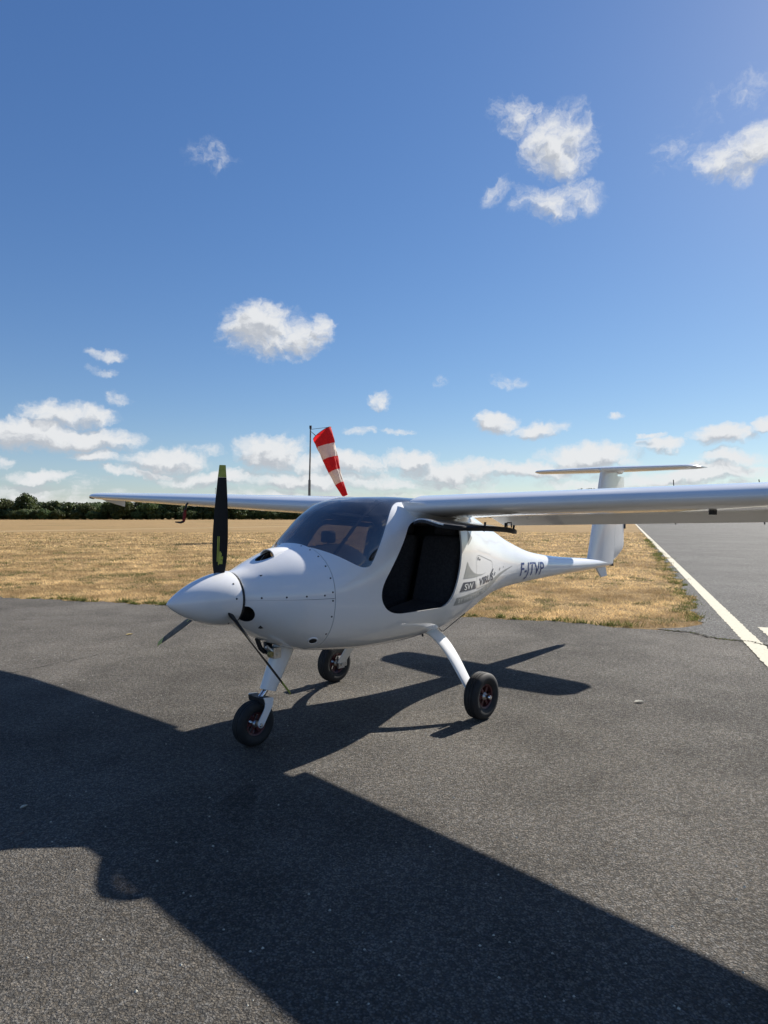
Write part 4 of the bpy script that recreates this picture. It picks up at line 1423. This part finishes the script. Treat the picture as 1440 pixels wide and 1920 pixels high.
# red cover hanging from the probe under the far wing
pw = plane.matrix_basis if False else None
bpy.context.view_layer.update()
MW = plane.matrix_world
a = wing_pt(2.62, .04, False, 1)
pts_ = [(a[0] - .03, a[1] - .01, a[2] + .01), (a[0] - .045, a[1] - .005, a[2] - .012), (a[0] - .05, a[1] + .01, a[2] - .06), (a[0] - .045, a[1] + .03, a[2] - .13), (a[0] - .045, a[1] + .045, a[2] - .185)]
rc = empty('pitot_cover', MW @ Vector(pts_[0]))
tag(rc, 'dark red cover with streamer hanging under the far wing', 'cover')
inv = Matrix.Translation(-(MW @ Vector(pts_[0])))
def wl(p_): return tuple(inv @ (MW @ Vector(p_)))
MB().tube([wl(p_) for p_ in pts_[:3]], [.010, .010, .012], 8).build('hook', M['black'], rc)
MB().tube([wl(p_) for p_ in pts_[2:]], [.014, .018, .014], 8).build('sleeve', M['red'], rc)
q_ = pts_[-1]
MB().tube([wl(q_), wl((q_[0] - .02, q_[1] + .03, q_[2] - .012)), wl((q_[0] - .04, q_[1] + .10, q_[2] - .008))], [.013, .012, .006], 8).build('streamer', M['black'], rc)

# ================================================================== WINDSOCK
ws = empty('windsock', (-4.63, 40.0, 0))
tag(ws, 'red and white striped windsock drooping from a grey mast in the dry field', 'windsock')
MB().tube([(0, 0, 0), (0, 0, 2.2), (0.015, 0, 3.68)], [.085, .085, .080], 14).build('mast_sleeve', M['pole'], ws)
MB().tube([(0.015, 0, 3.6), (0.05, 0, 5.2), (0.075, 0, 6.98)], [.052, .048, .045], 12).build('mast', M['pole'], ws)
MB().tube([(0.075, 0, 6.86), (0.075, 0, 7.05)], .075, 12).build('mast_cap', M['black'], ws)
MB().box((-0.0, 0, .05), (.5, .5, .1)).build('mast_foot', M['pole'], ws, smooth=False)
mouth = np.array([0.76, -0.15, 6.56]); tipp = np.array([2.22, -0.45, 2.70])
def sock_axis(t):
    p_ = mouth * (1 - t) + tipp * t
    sag = 0.16 * math.sin(math.pi * t)
    return Vector((p_[0] - sag * .75 + .05, p_[1], p_[2] - sag * .1))
def sock_rad(t): return 0.66 * (1 - t) + 0.165 * t
NS = 40
def sock_ring(t, grow=0.0):
    p_ = sock_axis(t)
    d = (sock_axis(min(t + .01, 1)) - sock_axis(max(t - .01, 0))).normalized()
    # the mouth faces the wind, the cloth hangs below it
    if t < .12:
        d = d.lerp(Vector((.82, -.1, -.45)).normalized(), (1 - t / .12) * .45).normalized()
    u = d.cross(Vector((0, 1, 0))).normalized(); w = d.cross(u)
    r = sock_rad(t) + grow
    out = []
    for k in range(NS):
        a = 2 * math.pi * k / NS
        fold = 1 + (.10 * math.sin(3 * a + 5 * t) + .065 * math.sin(7 * a - 9 * t) + .03 * math.sin(13 * a + 22 * t)) * min(1, t * 5 + .1)
        out.append(p_ + u * math.cos(a) * r * fold + w * math.sin(a) * r * fold * .82)
    return out
for b in range(5):
    t0, t1 = b / 5, (b + 1) / 5
    o = MB().loft([sock_ring(t) for t in np.linspace(t0, t1, 11)], caps=False).build('fabric_band', M['sock_red'] if b % 2 == 0 else M['sock_white'], ws)
hoop = sock_ring(0.0, .012)
MB().tube(hoop + [hoop[0]], .016, 8).build('hoop', M['black'], ws)
for k in (0, 14, 26):
    h_ = hoop[k]
    MB().tube([(0.09, 0, 6.82 - .12 * (k > 0)), tuple(h_)], .014, 6).build('swivel_arm', M['black'], ws)

# thin masts seen over the wings
def thin_mast(x, y, h, label, mat, lean=(0, 0), r=.05, cap=True):
    t_ = empty('thin_mast', (x, y, 0))
    tag(t_, label, 'mast')
    MB().tube([(0, 0, 0), (lean[0] * .5, lean[1] * .5, h * .6), (lean[0], lean[1], h)], [r * 1.2, r, r * .8], 8).build('pole', mat, t_)
    if cap: MB().tube([(lean[0], lean[1], h - .25), (lean[0] + .2, lean[1], h - .05)], [r, r * .8], 8).build('lamp_arm', mat, t_)
thin_mast(-39.2, 150, 7.75, 'pale thin mast far beyond the far wing, left of the windsock', M['alu'], r=.06)
thin_mast(45.2, 100, 6.95, 'short dark mast top showing above the near wing right of the tail', M['black'], lean=(-.35, 0), r=.085, cap=False)
thin_mast(59.0, 100, 7.0, 'slanted dark mast at the far right above the near wing', M['black'], lean=(-.9, 0), r=.085, cap=False)

# ================================================================== TREES
def leaf_nodes(t, b):
    co = obj_coord(t)
    oi = t.node('ShaderNodeObjectInfo')
    at = t.node('ShaderNodeVertexColor'); at.layer_name = 'leaf_colour'
    hs_ = t.node('ShaderNodeHueSaturation')
    t.l.new(at.outputs[0], hs_.inputs['Color'])
    t.l.new(t.ramp(oi.outputs['Random'], 0, 1, .47, .52, smooth=False), hs_.inputs['Hue'])
    t.l.new(t.ramp(oi.outputs['Random'], 0, 1, .8, 1.25, smooth=False), hs_.inputs['Value'])
    t.l.new(hs_.outputs[0], b.inputs['Base Color'])
    tr = t.node('ShaderNodeBsdfTranslucent'); t.l.new(hs_.outputs[0], tr.inputs[0])
    mx = t.node('ShaderNodeMixShader'); mx.inputs[0].default_value = 0.3
    t.l.new(b.outputs[0], mx.inputs[1]); t.l.new(tr.outputs[0], mx.inputs[2])
    t.l.new(mx.outputs[0], t.n['Material Output'].inputs[0])
M['leaf'] = material('oak leaves', (0.06, 0.085, 0.03), 0.6, spec=0.25, build=leaf_nodes)
M['bark'] = material('bark', (0.09, 0.07, 0.05), 0.9, build=vary((0.10, 0.08, 0.06), (0.05, 0.04, 0.03), 3))


def crown_mesh(seed, rx, rz, zc, nl, size):
    r_ = np.random.default_rng(seed)
    lobes = [(np.array([0, 0, zc]), np.array([rx * .72, rx * .72, rz * .85]))]
    for k in range(13):
        a = r_.uniform(0, 2 * np.pi); e = r_.uniform(-.9, 1.0)
        c = np.array([math.cos(a) * rx * .62 * math.cos(e * .9), math.sin(a) * rx * .62 * math.cos(e * .9), zc + rz * .62 * e])
        s = r_.uniform(.26, .46)
        lobes.append((c, np.array([rx * s, rx * s, rz * s * .85])))
    vol = np.array([np.prod(l[1]) ** (2 / 3) for l in lobes]); vol /= vol.sum()
    pick = r_.choice(len(lobes), nl, p=vol)
    d = r_.normal(size=(nl, 3)); d /= np.linalg.norm(d, axis=1)[:, None]
    rad = r_.uniform(.55, 1.05, nl)[:, None]
    cen = np.array([l[0] for l in lobes])[pick] + d * rad * np.array([l[1] for l in lobes])[pick]
    cen[:, 2] = np.maximum(cen[:, 2], .25)
    nrm = d + r_.normal(0, .6, (nl, 3)); nrm /= np.linalg.norm(nrm, axis=1)[:, None]
    t1 = np.cross(nrm, r_.normal(size=(nl, 3))); t1 /= np.linalg.norm(t1, axis=1)[:, None]
    t2 = np.cross(nrm, t1)
    sz = (r_.uniform(.6, 1.3, nl) * size)[:, None]
    q = np.stack([cen - t1 * sz - t2 * sz * .6, cen + t1 * sz * .9 - t2 * sz * .7, cen + t1 * sz + t2 * sz * .7, cen - t1 * sz * .8 + t2 * sz * .6], 1)
    me = bpy.data.meshes.new('crown')
    me.vertices.add(4 * nl); me.loops.add(4 * nl); me.polygons.add(nl)
    me.vertices.foreach_set('co', q.reshape(-1))
    me.loops.foreach_set('vertex_index', np.arange(4 * nl, dtype=np.int32))
    me.polygons.foreach_set('loop_start', np.arange(0, 4 * nl, 4, dtype=np.int32))
    me.update()
    at = me.color_attributes.new('leaf_colour', 'FLOAT_COLOR', 'POINT')
    base = np.array([0.055, 0.082, 0.028]) * r_.uniform(.55, 1.6, (nl, 1)) + np.array([.02, .012, 0]) * r_.uniform(0, 1, (nl, 1))
    c4 = np.ones((nl, 4, 4)); c4[:, :, :3] = base[:, None, :]
    at.data.foreach_set('color', c4.reshape(-1))
    me.materials.append(M['leaf'])
    return me


def trunk_mesh(seed, h, rx):
    r_ = random.Random(seed)
    m_ = MB().tube([(0, 0, -.1), (r_.uniform(-.1, .1), 0, h * .3), (r_.uniform(-.2, .2), r_.uniform(-.2, .2), h * .62)], [h * .035, h * .026, h * .012], 8)
    for k in range(5):
        a = r_.uniform(0, 6.28); z0 = h * r_.uniform(.2, .45)
        m_.tube([(0, 0, z0), (math.cos(a) * rx * .3, math.sin(a) * rx * .3, z0 + h * .14), (math.cos(a) * rx * .6, math.sin(a) * rx * .6, z0 + h * .22)], [h * .013, h * .009, h * .004], 6)
    o = m_.build('trunk', M['bark'])
    me = o.data
    bpy.data.objects.remove(o)
    return me
KINDS = []
for i, (rx, rz, zc, h) in enumerate(((4.2, 4.0, 3.9, 8.0), (3.6, 4.2, 4.1, 8.3), (5.0, 3.5, 3.2, 6.8), (3.9, 3.7, 3.3, 7.0), (3.2, 2.5, 2.2, 5.0), (4.6, 3.8, 3.6, 7.5))):
    KINDS.append((crown_mesh(100 + i, rx, rz, zc, 4200, .22), trunk_mesh(i, h, rx), h))
def tree(name, x, y, k, s, label, group=None):
    r_ = empty(name, (x, y, 0), (0, 0, random.uniform(0, 6.28)))
    r_.scale = (s * random.uniform(.92, 1.1), s * random.uniform(.92, 1.1), s)
    tag(r_, label, 'tree', group)
    for nm, me in (('trunk', KINDS[k][1]), ('crown', KINDS[k][0])):
        c_ = bpy.data.objects.new(nm, me); C.objects.link(c_); c_.parent = r_
def at_px(px, d):
    d *= 0.87 if d > 200 else 1.0
    return ((px - 720) / 1210 * d, d)
G = 'trees along the far field edge'
# tree crowns one can tell apart at the left
for (px, d, k, s, lab) in ((-22, 236, 5, 1.0, 'broad dark tree cut by the left edge of the picture'),
                           (22, 240, 2, 1.02, 'low broad tree leftmost but one in the far tree line'),
                           (50, 236, 1, 1.05, 'tallest round tree near the left end of the far tree line'),
                           (98, 238, 3, .93, 'mid-height tree right of the tallest one in the far tree line'),
                           (133, 232, 4, 1.2, 'small bushy tree in front of the gap left of the wing tip')):
    x, y = at_px(px, d)
    tree('oak_tree', x, y, k, s, lab, G)
L2 = 'dark oak in the far tree line below the far wing'
px = 160
while px < 700:
    d = 232 + random.uniform(-6, 10)
    x, y = at_px(px, d)
    tree('oak_tree', x, y, random.choice((0, 2, 3, 5)), random.uniform(.78, .98) * (1.0 if px < 480 else .78), L2, G)
    px += random.uniform(15, 24)
px = -10
while px < 700:
    d = 252 + random.uniform(-6, 10)
    x, y = at_px(px, d)
    tree('oak_tree', x, y, random.choice((2, 3, 5)), random.uniform(.75, .92) * (1.0 if px < 480 else .7), 'tree in the back row of the far tree line', 'back row of the far tree line')
    px += random.uniform(18, 28)
px = -120
while px < 700:
    d = 226 + random.uniform(-3, 5)
    x, y = at_px(px, d)
    tree('hedge_shrub', x, y, 4, random.uniform(.55, .8), 'low dark shrub at the foot of the far tree line', 'shrubs at the foot of the far tree line')
    px += random.uniform(9, 15)
px = -160
while px < -35:
    x, y = at_px(px, 240 + random.uniform(-6, 8))
    tree('oak_tree', x, y, random.choice((0, 1, 2, 5)), random.uniform(.85, 1.0), 'dark tree of the far tree line beyond the left picture edge', 'trees beyond the left edge')
    px += random.uniform(18, 26)
x, y = at_px(1098, 150)
tree('oak_tree', x, y, 0, 1.0, 'round tree top peeping over the near wing left of the tail fin')

# far wood closing the horizon beyond the taxiway, one unbroken mass
bmw = bmesh.new()
for k_ in range(120):
    pxw = 690 + k_ * 9.5
    dw = 290 if pxw < 1120 else 470
    x, y = (pxw - 720) / 1210 * dw, dw + random.uniform(-8, 8)
    n0 = len(bmw.verts)
    bmw.from_mesh(KINDS[random.choice((2, 3, 4, 5))][0])
    bmw.verts.ensure_lookup_table()
    sw_ = random.uniform(.55, .75) * (1.0 if pxw < 1120 else 1.5)
    bmesh.ops.transform(bmw, verts=bmw.verts[n0:], matrix=Matrix.Translation((x, y, 0)) @ Matrix.Rotation(random.uniform(0, 6.28), 4, 'Z') @ Matrix.Diagonal((sw_ * 1.3, sw_ * 1.3, sw_, 1)))
mew = bpy.data.meshes.new('distant_wood')
bmw.to_mesh(mew); bmw.free()
mew.materials.append(M['leaf'])
ow = bpy.data.objects.new('distant_wood', mew); C.objects.link(ow)
tag(ow, 'dark strip of distant woodland on the horizon behind the aircraft', 'woodland', kind='stuff')

# ================================================================== SMALL THINGS ON THE GROUND
M['dead_leaf'] = material('dead leaf', (0.42, 0.34, 0.12), 0.8, build=vary((0.45, 0.36, 0.12), (0.3, 0.2, 0.08), 60))
M['pale'] = material('pale stone', (0.55, 0.52, 0.42), 0.85, build=vary((0.58, 0.55, 0.45), (0.42, 0.4, 0.33), 50))
def ground_px(px, py):
    d = 1210 * 1.53 / (py - 965)
    return (px - 720) / 1210 * d, d
def leaf(px, py, size, rz, label, mat):
    x, y = ground_px(px, py)
    pts_ = [(-1, 0), (-.5, .34), (.1, .42), (.6, .25), (1, 0), (.6, -.28), (.1, -.40), (-.5, -.30)]
    v = [(p_[0] * size, p_[1] * size, .012 + .006 * (abs(p_[1]) * 3 + .4 * p_[0] ** 2)) for p_ in pts_] + [(0, 0, .010)]
    f = [(i, (i + 1) % 8, 8) for i in range(8)]
    t_ = len(v)
    v2 = v + [(a, b_, c_ - .0015) for a, b_, c_ in v]
    f2 = f + [(t_ + (i + 1) % 8, t_ + i, t_ + 8) for i in range(8)] + [(i, t_ + i, t_ + (i + 1) % 8, (i + 1) % 8) for i in range(8)]
    o = link_mesh('dead_leaf', v2, f2, mat, smooth=False)
    o.location = (x, y, 0); o.rotation_euler = (0, 0, rz)
    tag(o, label, 'leaf')
leaf(243, 1191, .05, .8, 'curled yellow leaf on the apron left of the spinner', M['dead_leaf'])
leaf(1198, 1318, .045, .1, 'flat pale leaf on the apron right of the near main wheel', M['pale'])
leaf(46, 1516, .022, 1.1, 'small pale leaf in the wing shadow at the far left', M['pale'])
leaf(347, 1124 + 52, .02, .4, 'tiny pale leaf on the apron behind the lowest propeller blade', M['pale'])
# loose chips of stone scattered over the apron
V, F = [], []
for k in range(260):
    y = 2.0 + 8 * random.random() ** 1.5; x = random.uniform(-.62, .62) * y
    if y > float(edge_y(min(x, 3.4))) - .1: continue
    s = random.uniform(.003, .007)
    b0 = len(V)
    for a in range(5): V.append((x + s * math.cos(a * 1.257 + k), y + s * math.sin(a * 1.257 + k) * .8, .004))
    V.append((x + random.uniform(-.3, .3) * s, y, .005 + s * .8))
    F += [(b0 + a, b0 + (a + 1) % 5, b0 + 5) for a in range(5)]
o = link_mesh('loose_chippings', V, F, M['pale'], smooth=False)
tag(o, 'scattered pale stone chips lying on the apron', 'gravel', kind='stuff')

sc.cycles.max_bounces = 8
sc.cycles.transparent_max_bounces = 12
sc.cycles.caustics_reflective = False
sc.cycles.caustics_refractive = False
bpy.context.view_layer.update()
